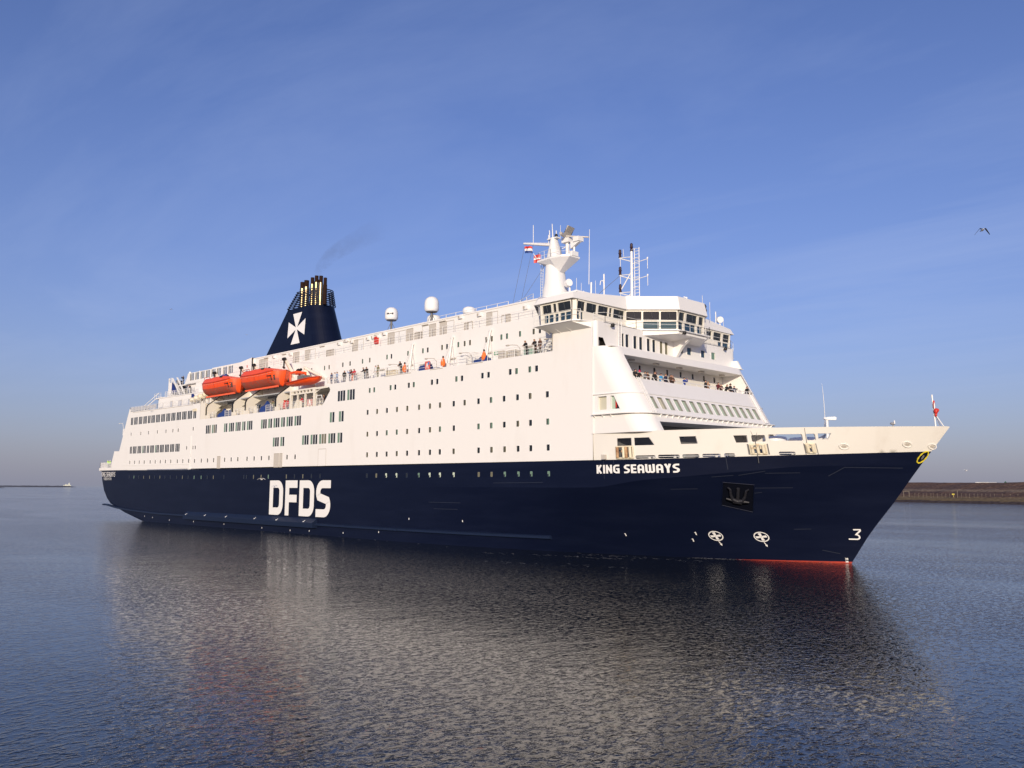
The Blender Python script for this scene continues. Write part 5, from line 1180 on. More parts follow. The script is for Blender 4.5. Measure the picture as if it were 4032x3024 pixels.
for i,(x,l) in enumerate(((-158.6,'cream liferaft canister farthest from lifeboat 13'),(-156.9,'cream liferaft canister second from the open end of the row'),(-155.1,'cream liferaft canister third in the row near lifeboat 13'),(-153.2,'cream liferaft canister tucked closest under lifeboat 13'))):
    tt=empty('liferaft_canister',(x,1.3,22.4),l,'liferaft','cream liferaft canisters at the rail')
    q=MB(); z=23.2+.22*i; rows=[]
    for a,r_ in ((-.75,.05),(-.72,.3),(-.55,.46),(0,.5),(.55,.46),(.72,.3),(.75,.05)): rows.append([(x+.35*a+r_*math.cos(R(u))*.9,1.3+a,z+r_*math.sin(R(u))) for u in range(0,360,36)])
    q.grid(rows,0,True,True); q.build('shell',M_CREAM,tt)
    q=MB(); 
    for a in (-.3,.3): q.tube((x+.35*a-.5,1.3+a,z-.1),(x+.35*a+.5,1.3+a,z-.1),.05,4); q.tube((x,1.3+a,22.2),(x,1.3+a,z-.4),.07,4)
    q.tube((x-.4,.8,22.2),(x+.4,.8,z-.3),.05,4); q.build('cradle',M_PANEL,tt)
# ================================================================= people
def skel(pose):
    J={'pel':(0,0,.96),'sp':(0,-.02,1.18),'ch':(0,-.03,1.40),'nk':(0,-.03,1.53),'hd':(0,-.05,1.64),'ht':(0,-.05,1.73),
       'hpl':(-.10,0,.90),'kl':(-.11,-.03,.50),'al':(-.12,.02,.09),'tl':(-.13,-.16,.05),'hpr':(.10,0,.90),'kr':(.12,-.01,.50),'ar':(.13,.04,.09),'tr':(.15,-.14,.05),
       'sl':(-.19,-.03,1.43),'el':(-.25,.02,1.14),'wl':(-.25,-.08,.92),'sr':(.19,-.03,1.43),'er':(.25,.02,1.14),'wr':(.25,-.08,.92)}
    if pose=='lean':
        for k in ('sp','ch','nk','hd','ht','sl','sr'): x,y,z=J[k]; s=(z-.96)*.34; J[k]=(x,y-s,z-.05*(z-.96))
        J.update(el=(-.24,-.36,1.13),wl=(-.10,-.52,1.13),er=(.24,-.36,1.13),wr=(.08,-.55,1.12))
    if pose=='photo': J.update(el=(-.30,-.26,1.28),wl=(-.10,-.36,1.55),er=(.30,-.26,1.28),wr=(.08,-.37,1.56))
    if pose=='arms': J.update(el=(-.26,-.10,1.15),wl=(-.02,-.24,1.16),er=(.26,-.10,1.15),wr=(.02,-.26,1.13))
    return J
def person_mesh(pose):
    J=skel(pose); vs=[];rad=[];ed=[];idx={}
    rr=dict(pel=.175,sp=.18,ch=.19,nk=.066,hd=.105,ht=.085,hpl=.115,kl=.075,al=.055,tl=.045,hpr=.115,kr=.075,ar=.055,tr=.045,sl=.105,el=.075,wl=.048,sr=.105,er=.075,wr=.048)
    for k,p in J.items(): idx[k]=len(vs); vs.append(p); rad.append(rr[k])
    for a,b in (('pel','sp'),('sp','ch'),('ch','nk'),('nk','hd'),('hd','ht'),('pel','hpl'),('hpl','kl'),('kl','al'),('al','tl'),('pel','hpr'),('hpr','kr'),('kr','ar'),('ar','tr'),('ch','sl'),('sl','el'),('el','wl'),('ch','sr'),('sr','er'),('er','wr')): ed.append((idx[a],idx[b]))
    hands=[]
    for s,(e,w) in ((-1,('el','wl')),(1,('er','wr'))):
        d=(Vector(J[w])-Vector(J[e])).normalized(); sd=d.orthogonal().normalized(); pk=len(vs); pp=Vector(J[w])+d*.07; vs.append(tuple(pp)); rad.append(.036); ed.append((idx[w],pk)); hands.append(pp)
        for f in range(4):
            o=sd*((f-1.5)*.021); l=(.06,.075,.07,.055)[f]; a=len(vs); vs.append(tuple(pp+d*.035+o)); rad.append(.011); ed.append((pk,a)); vs.append(tuple(pp+d*(.035+l)+o*1.1+Vector((0,0,-.012)))); rad.append(.009); ed.append((a,a+1))
        a=len(vs); vs.append(tuple(pp+sd*.045)); rad.append(.013); ed.append((pk,a)); vs.append(tuple(pp+sd*.06+d*.04)); rad.append(.01); ed.append((a,a+1))
    me=bpy.data.meshes.new('person_body'); me.from_pydata(vs,ed,[]); o=bpy.data.objects.new('tmp',me); COL.objects.link(o)
    mo=o.modifiers.new('skin','SKIN'); sk=me.skin_vertices[0].data
    for i,r_ in enumerate(rad): sk[i].radius=(r_,r_*(.78 if i in (idx['pel'],idx['sp'],idx['ch']) else 1)); sk[i].use_root=(i==0)
    su=o.modifiers.new('sub','SUBSURF'); su.levels=1; su.render_levels=1
    dg=bpy.context.evaluated_depsgraph_get(); dg.update(); em=bpy.data.meshes.new_from_object(o.evaluated_get(dg)); bpy.data.objects.remove(o)
    em.name='person_body'; em.materials.clear()
    for _ in range(3): em.materials.append(None)
    hp=Vector(J['hd'])
    for p in em.polygons:
        c_=p.center
        if c_.z>J['nk'][2]+.0 and (c_-hp).length<.2: i=0
        elif any((c_-h).length<.085 for h in hands): i=0
        elif c_.z<.93 and abs(c_.x)<.24 and not any((c_-h).length<.3 for h in hands): i=2
        else: i=1
        p.material_index=i; p.use_smooth=True
    return em,J
PM={k:person_mesh(k) for k in ('lean','stand','photo','arms')}
def hair_mesh(kind,J):
    x,y,z=J['hd']; q=MB(); rows=[]
    for j in range(6):
        t=R(15*j+2); rows.append([(x+.125*math.sin(t)*math.cos(R(u)), y+.012+.13*math.sin(t)*math.sin(R(u))+(0.0 if u>180 else .01), z+.02+.125*math.cos(t)-(.05 if (15<u<165 and j==5) else 0)) for u in range(0,360,36)])
    q.grid(rows,0,True,True)
    if kind=='long': q.ellipsoid((x,y+.085,z-.10),.115,.06,.19,8,6)
    if kind=='hat': q.ellipsoid((x,y,z+.17),.045,.045,.045,8,5); q.lathe((x,y,z+.0),[(.132,0),(.132,.05)],10)
    return q.mesh('hair',M_DARK,(0,0,0))
HM={(k,p):hair_mesh(k,PM[p][1]) for k in ('short','long','hat') for p in PM}
CM={}
def cloth(c_):
    if c_ not in CM: CM[c_]=mat('cloth_%d'%len(CM),c_,.85)
    return CM[c_]
BLK=(.012,.012,.015);GRY=(.14,.14,.15);NVY=(.012,.018,.05);BRN=(.09,.045,.03);MAR=(.10,.015,.02);BLU=(.02,.05,.30);CYN=(.03,.27,.55);TAN=(.33,.2,.13);OLV=(.16,.15,.08);WHT=(.6,.6,.62);LBL=(.25,.33,.5);RED=(.5,.03,.05);PNK=(.75,.02,.12);JEAN=(.06,.08,.16);YLW=(.50,.85,.05);ORN=(.7,.2,.1)
HB=(.02,.014,.01);HL=(.16,.09,.045);HG=(.3,.28,.26);HBL=(.36,.22,.10)
def person(pos,pose,jk,tr,hair,hc,label,group,rot=0,s=1.0):
    t=empty('person',pos,label,'person',group); t.rotation_euler=(0,0,R(rot)); t.scale=(s,s,s)
    b=bpy.data.objects.new('body',PM[pose][0]); COL.objects.link(b); b.parent=t
    for i,m_ in enumerate((M_SKIN,cloth(jk),cloth(tr))): b.material_slots[i].link='OBJECT'; b.material_slots[i].material=m_
    h=bpy.data.objects.new('hat' if hair=='hat' else 'hair',HM[(hair,pose)]); COL.objects.link(h); h.parent=t; h.material_slots[0].link='OBJECT'; h.material_slots[0].material=cloth(hc)
    return t
G1='passengers watching from the front balcony'; zb=17.56; xb=-54.95
BAL=[(2.15,'lean',BLK,'short',HB,'person in black with dark hair at the starboard end of the front balcony'),(2.75,'lean',BLK,'hat',PNK,'person in black jacket wearing a bright pink bobble hat'),
(3.95,'arms',GRY,'short',HB,'person in a grey jacket with folded arms on the front balcony'),(4.55,'stand',BRN,'long',HB,'long haired person in dark brown next to the grey jacket on the balcony'),
(5.35,'lean',BLK,'long',HL,'person in black leaning on the balcony between a brown coat and a dark bobble hat'),(5.95,'stand',BLK,'hat',MAR,'person in black wearing a dark maroon bobble hat on the balcony'),
(6.75,'arms',CYN,'short',HB,'person in a bright turquoise jacket at the balcony rail'),(7.8,'stand',NVY,'long',HL,'person in dark navy coat right of the turquoise jacket'),
(8.3,'lean',BRN,'short',HB,'crouched person in dark brown between a navy coat and a bald head'),(8.9,'arms',BRN,'short',(.30,.17,.12),'bald person in a maroon brown jacket leaning at the balcony rail'),
(11.1,'photo',BLU,'short',HB,'person in a royal blue jacket taking a photograph at the balcony rail'),
(15.5,'stand',BLK,'short',HB,'tall person in black standing close beside a tan coat'),(16.05,'stand',TAN,'long',HBL,'long haired person in a tan coat on the balcony'),
(17.7,'lean',MAR,'short',HB,'person in a dark maroon jacket left of the brown jacket on the balcony'),(18.55,'arms',BRN,'short',HG,'grey haired person in a brown jacket on the balcony'),
(19.5,'lean',BLK,'short',HL,'short person in black alone between the brown jacket and the black hood'),(20.75,'stand',BLK,'hat',BLK,'person in a black hooded coat near the port balcony door'),
(21.6,'stand',NVY,'short',HB,'slim person in dark navy beside the black hooded coat'),(24.5,'stand',BLK,'short',HB,'person in black in front of the white balcony door at the port end')]
for y,po,jk,ha,hc,l in BAL:
    person((xb-.12*(po=='stand'),y,zb+rg.uniform(-.06,.04)),po,jk,JEAN,ha,hc,l,G1,90+rg.uniform(-25,15),rg.uniform(.98,1.06))
G2='passengers along the promenade deck rail'; zp=22.1
for x,po,jk,tr,ha,hc,l,rz in ((-110.0,'stand',JEAN,JEAN,'long',HB,'dark haired person in blue at the lifeboat end of the promenade rail',0),(-109.1,'stand',WHT,JEAN,'short',HG,'pair of light shirts, left person, behind the promenade rail',10),(-108.5,'stand',LBL,JEAN,'short',HL,'person in a pale blue shirt behind the promenade rail',-10),
 (-106.6,'stand',BLK,BLK,'short',HB,'tall person all in black on the promenade deck',70),(-105.2,'photo',LBL,JEAN,'short',HG,'grey haired person in pale blue raising a phone on the promenade deck',-30),(-104.5,'lean',MAR,ORN,'long',HB,'person in red and orange between two others at the promenade rail',0),(-103.8,'lean',RED,JEAN,'long',HB,'person in red top and jeans at the promenade rail',10),
 (-101.4,'lean',BLK,JEAN,'short',HL,'left of two people in black bent over the promenade rail',-20),(-100.8,'lean',BLK,BRN,'short',HB,'right of two people in black bent over the promenade rail',20),(-98.8,'stand',WHT,WHT,'short',HG,'person in white standing with a grey cap on the promenade deck',0),(-98.2,'stand',OLV,OLV,'hat',OLV,'person in an olive coat and cap on the promenade deck',0),
 (-92.9,'lean',BLK,BLK,'long',HB,'person in black sitting back beside the orange marker bag',0),(-69.1,'lean',BLK,BLK,'short',HBL,'fair haired person in a black coat leaning on the rail below the bridge wing',-10),(-67.7,'lean',BLK,BRN,'long',HBL,'fair haired person in black and brown at the rail below the bridge wing',5),(-67.0,'stand',BRN,BLK,'short',HG,'grey haired person at the rail nearest the bridge wing stair',0)):
    person((x,.55,zp),po,jk,tr,ha,hc,l,G2,rz)
G3='passengers on the recessed lifeboat deck'
for x,y,po,jk,tr,ha,hc,l,rz in ((-127.0,.6,'lean',OLV,BLK,'long',HB,'person in an olive top leaning out under lifeboat 11',30),(-123.3,1.0,'stand',RED,JEAN,'short',HB,'person in red standing by the last lifeboat davit',0),(-118.1,.7,'lean',RED,BLK,'long',HB,'person with long dark hair in red below the rescue boat',0),(-116.0,1.2,'arms',BLK,BLK,'short',HL,'left person in black behind the pinkish poster',0),(-115.2,1.0,'photo',BLK,BLK,'short',HB,'right person in black behind the pinkish poster',0),(-113.1,1.3,'arms',BRN,BLK,'short',HL,'person in brown behind the curved white pipe',0),(-111.9,1.5,'arms',BLK,BLK,'short',HL,'left of two people in black at the slanted opening edge',0),(-111.2,1.5,'stand',BLK,BLK,'short',HB,'right of two people in black at the slanted opening edge',0)):
    person((x,y,19.12),po,jk,tr,ha,hc,l,G3,rz)
G4='passengers on the after decks'
person(sheer((-168.6,3.3,26.98)),'photo',BLK,JEAN,'short',HB,'person in black taking a photograph on the topmost after deck',G4,-60)
person(sheer((-164.2,2.6,24.72)),'arms',WHT,JEAN,'short',HG,'person in a white top at the second after deck rail',G4,10); person(sheer((-163.0,2.5,24.72)),'lean',BLK,BLK,'short',HB,'person in black at the second after deck rail',G4,0)
G5='crew in yellow high visibility jackets'
person(sheer((-200.6,1.0,10.5)),'stand',YLW,GRY,'hat',(.7,.7,.68),'left crew member in yellow high visibility jacket at the stern rail',G5,10); person(sheer((-199.3,1.0,10.5)),'stand',YLW,BRN,'hat',(.7,.7,.68),'right crew member in yellow high visibility jacket at the stern rail',G5,-10)
person((-46.0,5.2,9.93),'stand',YLW,GRY,'short',HB,'crew member in yellow high visibility clothing seen through a slot of the bow bulwark',G5,0)
# ================================================================= flags
def flag(name,x0,y0,z0,w,h,bands,label,dy=.5):
    q=MB(); n=10
    for bi,(a,b,m_) in enumerate(bands):
        f=lambda u,v: (x0+w*u, y0+dy*.35*math.sin(u*7+v*1.2)+.0, z0-h*v-.32*h*u*u+.07*h*math.sin(u*9))
        q.grid([[f(i/n,a+(b-a)*j/2) for i in range(n+1)] for j in range(3)],m_)
    return q,label,name
q,l,nm=flag('flag',-82.65,13.6,40.3,1.45,.95,((0,.33,0),(.33,.66,1),(.66,1,2)),'')
tag(q.build('flag',[M_REDP,M_WHITE2,M_BLUE]),'red, white and blue striped flag below the yard of the main mast','flag')
q=MB(); n=10; f=lambda u,v,o=0: (-80.75+1.15*u,13.55+.2*math.sin(u*7)-o,38.7-1.1*v-.1*u+.05*math.sin(u*8))
for a,b,c_,d,m_ in ((0,.3,0,.42,0),(.3,.46,0,.42,1),(.46,1,0,.42,0),(0,.3,.42,.58,1),(.3,.46,.42,.58,1),(.46,1,.42,.58,1),(0,.3,.58,1,0),(.3,.46,.58,1,1),(.46,1,.58,1,0)):
    q.grid([[f(a+(b-a)*i/4,c_+(d-c_)*j/2) for i in range(5)] for j in range(3)],m_)
q.tube((-80.75,13.5,38.9),(-79.4,13.5,37.1),.06,5,1)
tag(q.build('flag',[M_REDP,M_WHITE2]),'red flag with a white cross at the edge of the mast platform','flag')
q=MB(); q.ellipsoid((-29.18,CY-.5,14.18),.2,.17,.28,10,8,0); q.ellipsoid((-29.34,CY-.45,14.75),.11,.1,.45,8,6,0); q.ellipsoid((-29.27,CY-.55,14.6),.06,.06,.4,8,6,1); q.ellipsoid((-29.02,CY-.5,14.25),.13,.14,.16,8,6,0); q.ellipsoid((-29.2,CY-.5,13.85),.12,.12,.2,8,6,0)
tag(q.build('flag',[M_REDP,M_WHITE2]),'furled red and white flag bundled on the bow jackstaff','flag')
# ================================================================= gulls
M_GUL=mat('gull_white',(.75,.75,.76),.8); M_GULG=mat('gull_grey',(.30,.31,.34),.8); M_GULB=mat('gull_black',(.03,.03,.035),.8); M_BEAK=mat('beak',(.5,.3,.03),.6)
def gull(pos,heading,label,lift=25,droop=35,wm=None,flap=1.0,s=1.0):
    t=empty('gull',pos,label,'gull','gulls'); t.rotation_euler=(0,0,R(heading)); t.scale=(s,s,s); o=ORG[t.name]
    q=MB(); rows=[]
    for y,r_,z in ((-.30,.015,.02),(-.27,.04,.02),(-.22,.05,.02),(-.16,.055,.01),(-.08,.075,0),(.03,.08,-.005),(.13,.06,0),(.22,.035,.005),(.36,.03,.005),(.38,.01,.005)):
        fl=1 if y<.2 else .35; wd=1 if y<.2 else 1.9
        rows.append([(r_*wd*math.cos(R(a)),y,z+r_*fl*math.sin(R(a))) for a in range(0,360,45)])
    q.v=[]; q.grid(rows,0,True,True); q.v=[(x+o.x,y+o.y,z+o.z) for x,y,z in q.v]; q.build('body',M_GUL,t)
    q=MB(); q.tube((0,-.29,.015),(0,-.35,.0),.018,5,0,.004); q.v=[(x+o.x,y+o.y,z+o.z) for x,y,z in q.v]; q.build('beak',M_BEAK,t)
    for sg in (-1,1):
        q=MB(); st=[(0,-.10,.09,.04),(.26,-.15,.08,math.sin(R(lift))*.26),(.45,-.10,.10,math.sin(R(lift))*.26-math.sin(R(droop))*.19),(.72,.02,.13,math.sin(R(lift))*.26-math.sin(R(droop))*.46)]
        k=[]
        for x,y0_,y1_,z in st: k.append([(sg*x*flap,y0_,z+.03),(sg*x*flap,(y0_+y1_)/2,z+.045),(sg*x*flap,y1_,z+.028),(sg*x*flap,(y0_+y1_)/2,z+.02)])
        q.grid(k,0,True,True); q.add(k[-1],[(0,1,2,3)]); q.v=[(x+o.x,y+o.y,z+o.z) for x,y,z in q.v]; q.build('wing',wm or M_GULG,t)
    return t
gull((-20.65,.43,26.53),40,'black backed gull flying in the clear sky above the bow',20,75,M_GULB,.75)
gull((-68.5,140,11.3),60,'white gull flying low over the far shore right of the bow',50,10,M_GUL,.9,1.2)
gull((-272.6,42.8,63.5),20,'distant dark gull in the sky left of the funnel',20,20,M_GULB); gull((-263.9,64.8,56.8),70,'distant white gull in the sky just left of the funnel',30,10,M_GUL)
gull((-121.65,-3.9,8.08),200,'white gull gliding in front of the navy hull above the big white letters',35,20,M_GUL,1,1.1); gull((-174.3,-1.2,22.2),20,'grey gull flying past the after deck wall',25,30,M_GULG,1.0,1.1)
t=empty('gull',(-32.1,10.45,12.8),'brownish gull perched on top of the white bow bulwark','gull','gulls')
q=MB(); q.ellipsoid((-32.05,10.5,13.05),.26,.12,.13,10,7,0); q.ellipsoid((-31.86,10.4,13.25),.075,.065,.075,8,6,1); q.tube((-31.85,10.4,13.0),(-31.86,10.4,13.22),.07,7,1); q.build('body',[M_GULG,M_GUL],t)
q=MB(); q.tube((-32.0,10.45,12.78),(-32.0,10.45,12.95),.015,4); q.tube((-32.05,10.5,12.78),(-32.05,10.5,12.95),.015,4); q.build('legs',M_BEAK,t)
# ================================================================= water
def water_mat():
    m=bpy.data.materials.new('river_water'); m.use_nodes=True; nt=m.node_tree; b=nt.nodes['Principled BSDF']
    b.inputs['Base Color'].default_value=(.010,.013,.014,1); b.inputs['Roughness'].default_value=.06; b.inputs['IOR'].default_value=1.42
    tcn=nt.nodes.new('ShaderNodeTexCoord')
    def layer(scale,rot,det,dist):
        mp_=nt.nodes.new('ShaderNodeMapping'); mp_.inputs['Scale'].default_value=scale; mp_.inputs['Rotation'].default_value=(0,0,R(rot)); nt.links.new(tcn.outputs['Object'],mp_.inputs[0])
        n=nt.nodes.new('ShaderNodeTexNoise'); n.inputs['Scale'].default_value=1; n.inputs['Detail'].default_value=det; n.inputs['Roughness'].default_value=.55; n.inputs['Distortion'].default_value=dist; nt.links.new(mp_.outputs[0],n.inputs['Vector']); return n.outputs[0]
    def mul(a,k):
        n=nt.nodes.new('ShaderNodeMath'); n.operation='MULTIPLY'; nt.links.new(a,n.inputs[0])
        if isinstance(k,float): n.inputs[1].default_value=k
        else: nt.links.new(k,n.inputs[1])
        return n.outputs[0]
    def add(a,b_):
        n=nt.nodes.new('ShaderNodeMath'); n.operation='ADD'; nt.links.new(a,n.inputs[0]); nt.links.new(b_,n.inputs[1]); return n.outputs[0]
    l1=layer((1.1,.55,1),34,3,.4); l2=layer((3.5,2.2,1),52,2,.3); l3=layer((.28,.13,1),40,2,.5); l4=layer((7.5,5.2,1),20,2,.2)
    # calm slicks and wind-ruffled patches
    pt=layer((.013,.035,1),-44,3,.8); mr=nt.nodes.new('ShaderNodeMapRange'); mr.inputs[1].default_value=.36; mr.inputs[2].default_value=.62; mr.inputs[3].default_value=.35; mr.inputs[4].default_value=1.0; nt.links.new(pt,mr.inputs[0])
    def step(a,lo,hi):
        n=nt.nodes.new('ShaderNodeMapRange'); n.interpolation_type='SMOOTHSTEP'; n.inputs[1].default_value=lo; n.inputs[2].default_value=hi; nt.links.new(a,n.inputs[0]); return n.outputs[0]
    # short steep wavelets with flatter troughs between them
    h=add(add(mul(l1,.05),mul(step(l2,.46,.70),.030)),add(mul(l3,.08),mul(step(l4,.48,.72),.009)))
    bp=nt.nodes.new('ShaderNodeBump'); bp.inputs['Strength'].default_value=1.0; bp.inputs['Distance'].default_value=1.0; nt.links.new(mul(h,mr.outputs[0]),bp.inputs['Height']); nt.links.new(bp.outputs[0],b.inputs['Normal'])
    return m
M_WATER=water_mat()
q=MB(); S_=26000; q.add([(-S_,-S_,0),(S_,-S_,0),(S_,S_,0),(-S_,S_,0)],[(0,1,2,3)]); o=q.build('water',M_WATER,at=(0,0,0)); o['kind']='structure'
# foam along the bow and streaks trailing off it
q=MB(); rf=random.Random(4)
def fleck(x,y,l,w,a):
    n=7; ph=rf.random()*6; pts=[]
    for i in range(n):
        t=2*math.pi*i/n; r_=1+.45*math.sin(3*t+ph); u=l*math.cos(t)*r_; v=w*math.sin(t)*r_; pts.append((x+u*math.cos(a)-v*math.sin(a),y+u*math.sin(a)+v*math.cos(a),.004+rf.random()*.002))
    q.poly(pts)
for i in range(160):
    X=rf.uniform(-52,-47) if i<150 else rf.uniform(-47,-38.5); y=hullY(X,0)-abs(rf.gauss(0,.45))-.05; fleck(X,y,rf.uniform(.04,.2),rf.uniform(.015,.05),rf.uniform(-.6,.9))
for i in range(110):
    k=rf.choice((0,0,1,1,2)); t=rf.random()
    x0,y0,x1,y1=((-63,4,-49,6),(-72,-3,-55,2.5),(-62,-10,-50,-5))[k]; fleck(x0+(x1-x0)*t+rf.gauss(0,1.2),y0+(y1-y0)*t+rf.gauss(0,.5)-1.5,rf.uniform(.1,.4),rf.uniform(.015,.04),rf.uniform(-.5,.7))
for i in range(25): fleck(rf.uniform(-185,-80),-rf.uniform(.1,1.5),rf.uniform(.1,.35),rf.uniform(.02,.06),rf.uniform(-.3,.3))
o=q.build('foam',mat('foam_white',(.42,.42,.41),.8)); o['kind']='stuff'
# ================================================================= far shore: dike with beach
def shore_mat():
    m=bpy.data.materials.new('dike_ground'); m.use_nodes=True; nt=m.node_tree; b=nt.nodes['Principled BSDF']; b.inputs['Roughness'].default_value=.95; b.inputs['Specular IOR Level'].default_value=.1
    tcn=nt.nodes.new('ShaderNodeTexCoord'); sp=nt.nodes.new('ShaderNodeSeparateXYZ'); nt.links.new(tcn.outputs['Object'],sp.inputs[0])
    n=nt.nodes.new('ShaderNodeTexNoise'); n.inputs['Scale'].default_value=.16; n.inputs['Detail'].default_value=8; n.inputs['Roughness'].default_value=.7; nt.links.new(tcn.outputs['Object'],n.inputs['Vector'])
    a=nt.nodes.new('ShaderNodeMath'); a.operation='MULTIPLY_ADD'; a.inputs[1].default_value=2.2; nt.links.new(n.outputs[0],a.inputs[0]); nt.links.new(sp.outputs['Z'],a.inputs[2])
    s=nt.nodes.new('ShaderNodeMath'); s.operation='SUBTRACT'; s.inputs[1].default_value=1.1; nt.links.new(a.outputs[0],s.inputs[0])
    dvd=nt.nodes.new('ShaderNodeMath'); dvd.operation='DIVIDE'; dvd.inputs[1].default_value=14; nt.links.new(s.outputs[0],dvd.inputs[0])
    r=nt.nodes.new('ShaderNodeValToRGB'); e=r.color_ramp.elements; e[0].position=0; e[0].color=(.05,.038,.035,1); e[1].position=1; e[1].color=(.085,.055,.04,1)
    for p,c_ in ((.075,(.05,.038,.035,1)),(.10,(.15,.105,.05,1)),(.21,(.14,.10,.055,1)),(.25,(.085,.055,.042,1)),(.40,(.075,.048,.04,1)),(.48,(.17,.125,.085,1)),(.55,(.085,.055,.043,1)),(.75,(.10,.062,.045,1))):
        k=e.new(p); k.color=c_
    nt.links.new(dvd.outputs[0],r.inputs[0])
    n2=nt.nodes.new('ShaderNodeTexNoise'); n2.inputs['Scale'].default_value=.6; n2.inputs['Detail'].default_value=6; nt.links.new(tcn.outputs['Object'],n2.inputs['Vector'])
    mr=nt.nodes.new('ShaderNodeMapRange'); mr.inputs[1].default_value=.3; mr.inputs[2].default_value=.7; mr.inputs[3].default_value=.8; mr.inputs[4].default_value=2.0; nt.links.new(n2.outputs[0],mr.inputs[0])
    mx_=nt.nodes.new('ShaderNodeVectorMath'); mx_.operation='SCALE'; nt.links.new(r.outputs[0],mx_.inputs[0]); nt.links.new(mr.outputs[0],mx_.inputs['Scale']); nt.links.new(mx_.outputs[0],b.inputs['Base Color'])
    return m
from mathutils import noise
sd_=Vector((.952,-.307,0)); sn=Vector((.307,.952,0)); S0=Vector((-201,429,0))
prof=[(-6,-1),(0,-.05),(4,1.1),(10,1.9),(19,2.9),(23,3.2),(30,4.6),(38,6.0),(44,6.9),(52,8.0),(60,9.4),(70,10.9),(80,11.3),(120,11.0),(200,10.5),(900,9)]
q=MB(); rows=[]
for i in range(-130,240):
    s=i*3.0; r=[]
    for d,z in prof:
        p=S0+sd_*s+sn*d; w=noise.noise(Vector((s*.02,d*.05,0)))*1.4+noise.noise(Vector((s*.11,d*.15,3)))*.9 if d>21 else noise.noise(Vector((s*.08,d*.3,7)))*.22
        r.append((p.x,p.y,z+w*(1 if d>21 else .8)))
    rows.append(r)
q.grid(rows,0,False); o=q.build('dike',shore_mat(),at=(0,0,0)); o['kind']='structure'
def shore(s,d): p=S0+sd_*s+sn*d; return p
t=empty('shore_fence',shore(40,20)+Vector((0,0,3)),'line of thin wire fence posts along the foot of the far dike','fence')
pm=MB(); pm.tube((0,0,-.5),(0,0,1.9),.08,5); pm.box(-.4,.4,-.03,.03,1.5,1.56); pme=pm.mesh('post',mat('post_grey',(.17,.14,.11),.8),(0,0,0))
for x,y,z in [(-189.4,426,3.2),(-187.6,426.7,3.2),(-185.5,427.5,3.2),(-183.8,428.1,3.2),(-181.9,428.8,3.2),(-180.6,429.3,3.2),(-178.9,429.9,3.2),(-176.8,430.6,3.2),(-175,431.3,3.2),(-173.2,431.9,3.2),(-171.3,432.6,3.2),(-169.7,433.1,3.2),(-167.8,433.7,3.2),(-165.8,434.4,3.2),(-164.2,434.9,3.2),(-162.1,435.6,3.2),(-160.4,436.1,3.2),(-158.6,436.7,3.2),(-156.8,437.3,3.2),(-154.8,437.9,3.2),(-153,438.4,3.2),(-149.4,439.5,3.2),(-145.9,440.5,3.2),(-142.6,441.4,3.2)]:
    place('post',pme,(x,y,z),t)
q=MB(); q.box(-194.8,-194.5,424,424.2,3,6.2); q.box(-192.2,-191.9,425,425.2,3,6.2); q.box(-194.8,-191.9,424.3,424.6,5.9,6.2); tag(q.build('gate_frame',mat('post_grey',(.22,.2,.18),.8)),'square pale gate frame at the foot of the far dike','gate')
q=MB(); q.box(-172.2,-170.9,432.3,432.5,4.3,5.0); q.tube((-171.5,432.4,3),(-171.5,432.4,4.3),.08,5); tag(q.build('sign',mat('sign_yellow',(.6,.5,.08),.6)),'small yellow sign at the foot of the far dike','sign')
q=MB(); q.tube((-169.6,433.1,2.8),(-169.6,433.1,6.6),.14,6); q.box(-169.9,-169.3,433,433.2,6.3,6.6); tag(q.build('lamp_post',mat('post_grey',(.22,.2,.18),.8)),'tall thin grey post standing among the shore fence posts','post')
t=empty('shed',(-190.8,542,10),'long low building with a pale roof behind the far dike','building')
q=MB(); q.prism([(-195.2,540.4,9.0),(-187,543,9.0),(-187,543,10.9),(-195.2,540.4,10.9)],(2.4,7.6,0)); q.build('wall',mat('shed_wall',(.5,.48,.45),.8),t)
q=MB(); q.prism([(-195.4,540.2,10.9),(-186.8,542.9,10.9),(-187.6,543.0,12.0),(-194.6,540.9,12.0)],(2.5,7.8,0)); q.build('roof',mat('shed_roof',(.62,.62,.60),.7),t)
q=MB(); q.box(-173.4,-172.2,526,527,9.5,11.9); q.lathe((-172.8,526.5,11.9),[(.5,0),(.3,.4),(.05,.6)],8); tag(q.build('beacon',mat('beacon_green',(.03,.10,.06),.6)),'small dark green beacon on top of the far dike','beacon')
# ---- breakwater, spit and the far ship on the left horizon
rb=random.Random(3); q=MB(); M_ROCK=mat('wet_rock',(.055,.058,.075),.9,noise=((.10,.10,.12),(.3,.3,.3),.4,.7,4))
a=Vector((-3310,690,0)); b=Vector((-3241,958,0))
rows=[]
for i in range(120):
    p=a.lerp(b,i/119*1.0); h=(4.2+rb.uniform(-.7,.9))*min(1,(119-i)/10+.1); rows.append([(p.x+18,p.y-4,-.5),(p.x+8,p.y,h*.8),(p.x,p.y,h),(p.x-12,p.y,h*.9),(p.x-24,p.y,-.5)])
q.grid(rows,0,False); o=q.build('breakwater',M_ROCK); o['kind']='structure'
q=MB(); a=Vector((-2150,395,0)); b=Vector((-2134,466,0)); rows=[]
for i in range(30):
    p=a.lerp(b,i/29); h=(3.6+rb.uniform(-.3,.3))*min(1,(29-i)/12); rows.append([(p.x+10,p.y,-.3),(p.x+3,p.y,h*.8+.05),(p.x-3,p.y,h+.05),(p.x-12,p.y,-.3)])
q.grid(rows,0,False); o=q.build('rock_spit',M_ROCK); o['kind']='structure'
t=empty('distant_ship',(-3255,935,0),'tiny white ship beyond the breakwater on the left horizon','ship'); M_FAR=mat('far_white',(.62,.64,.55),.7)
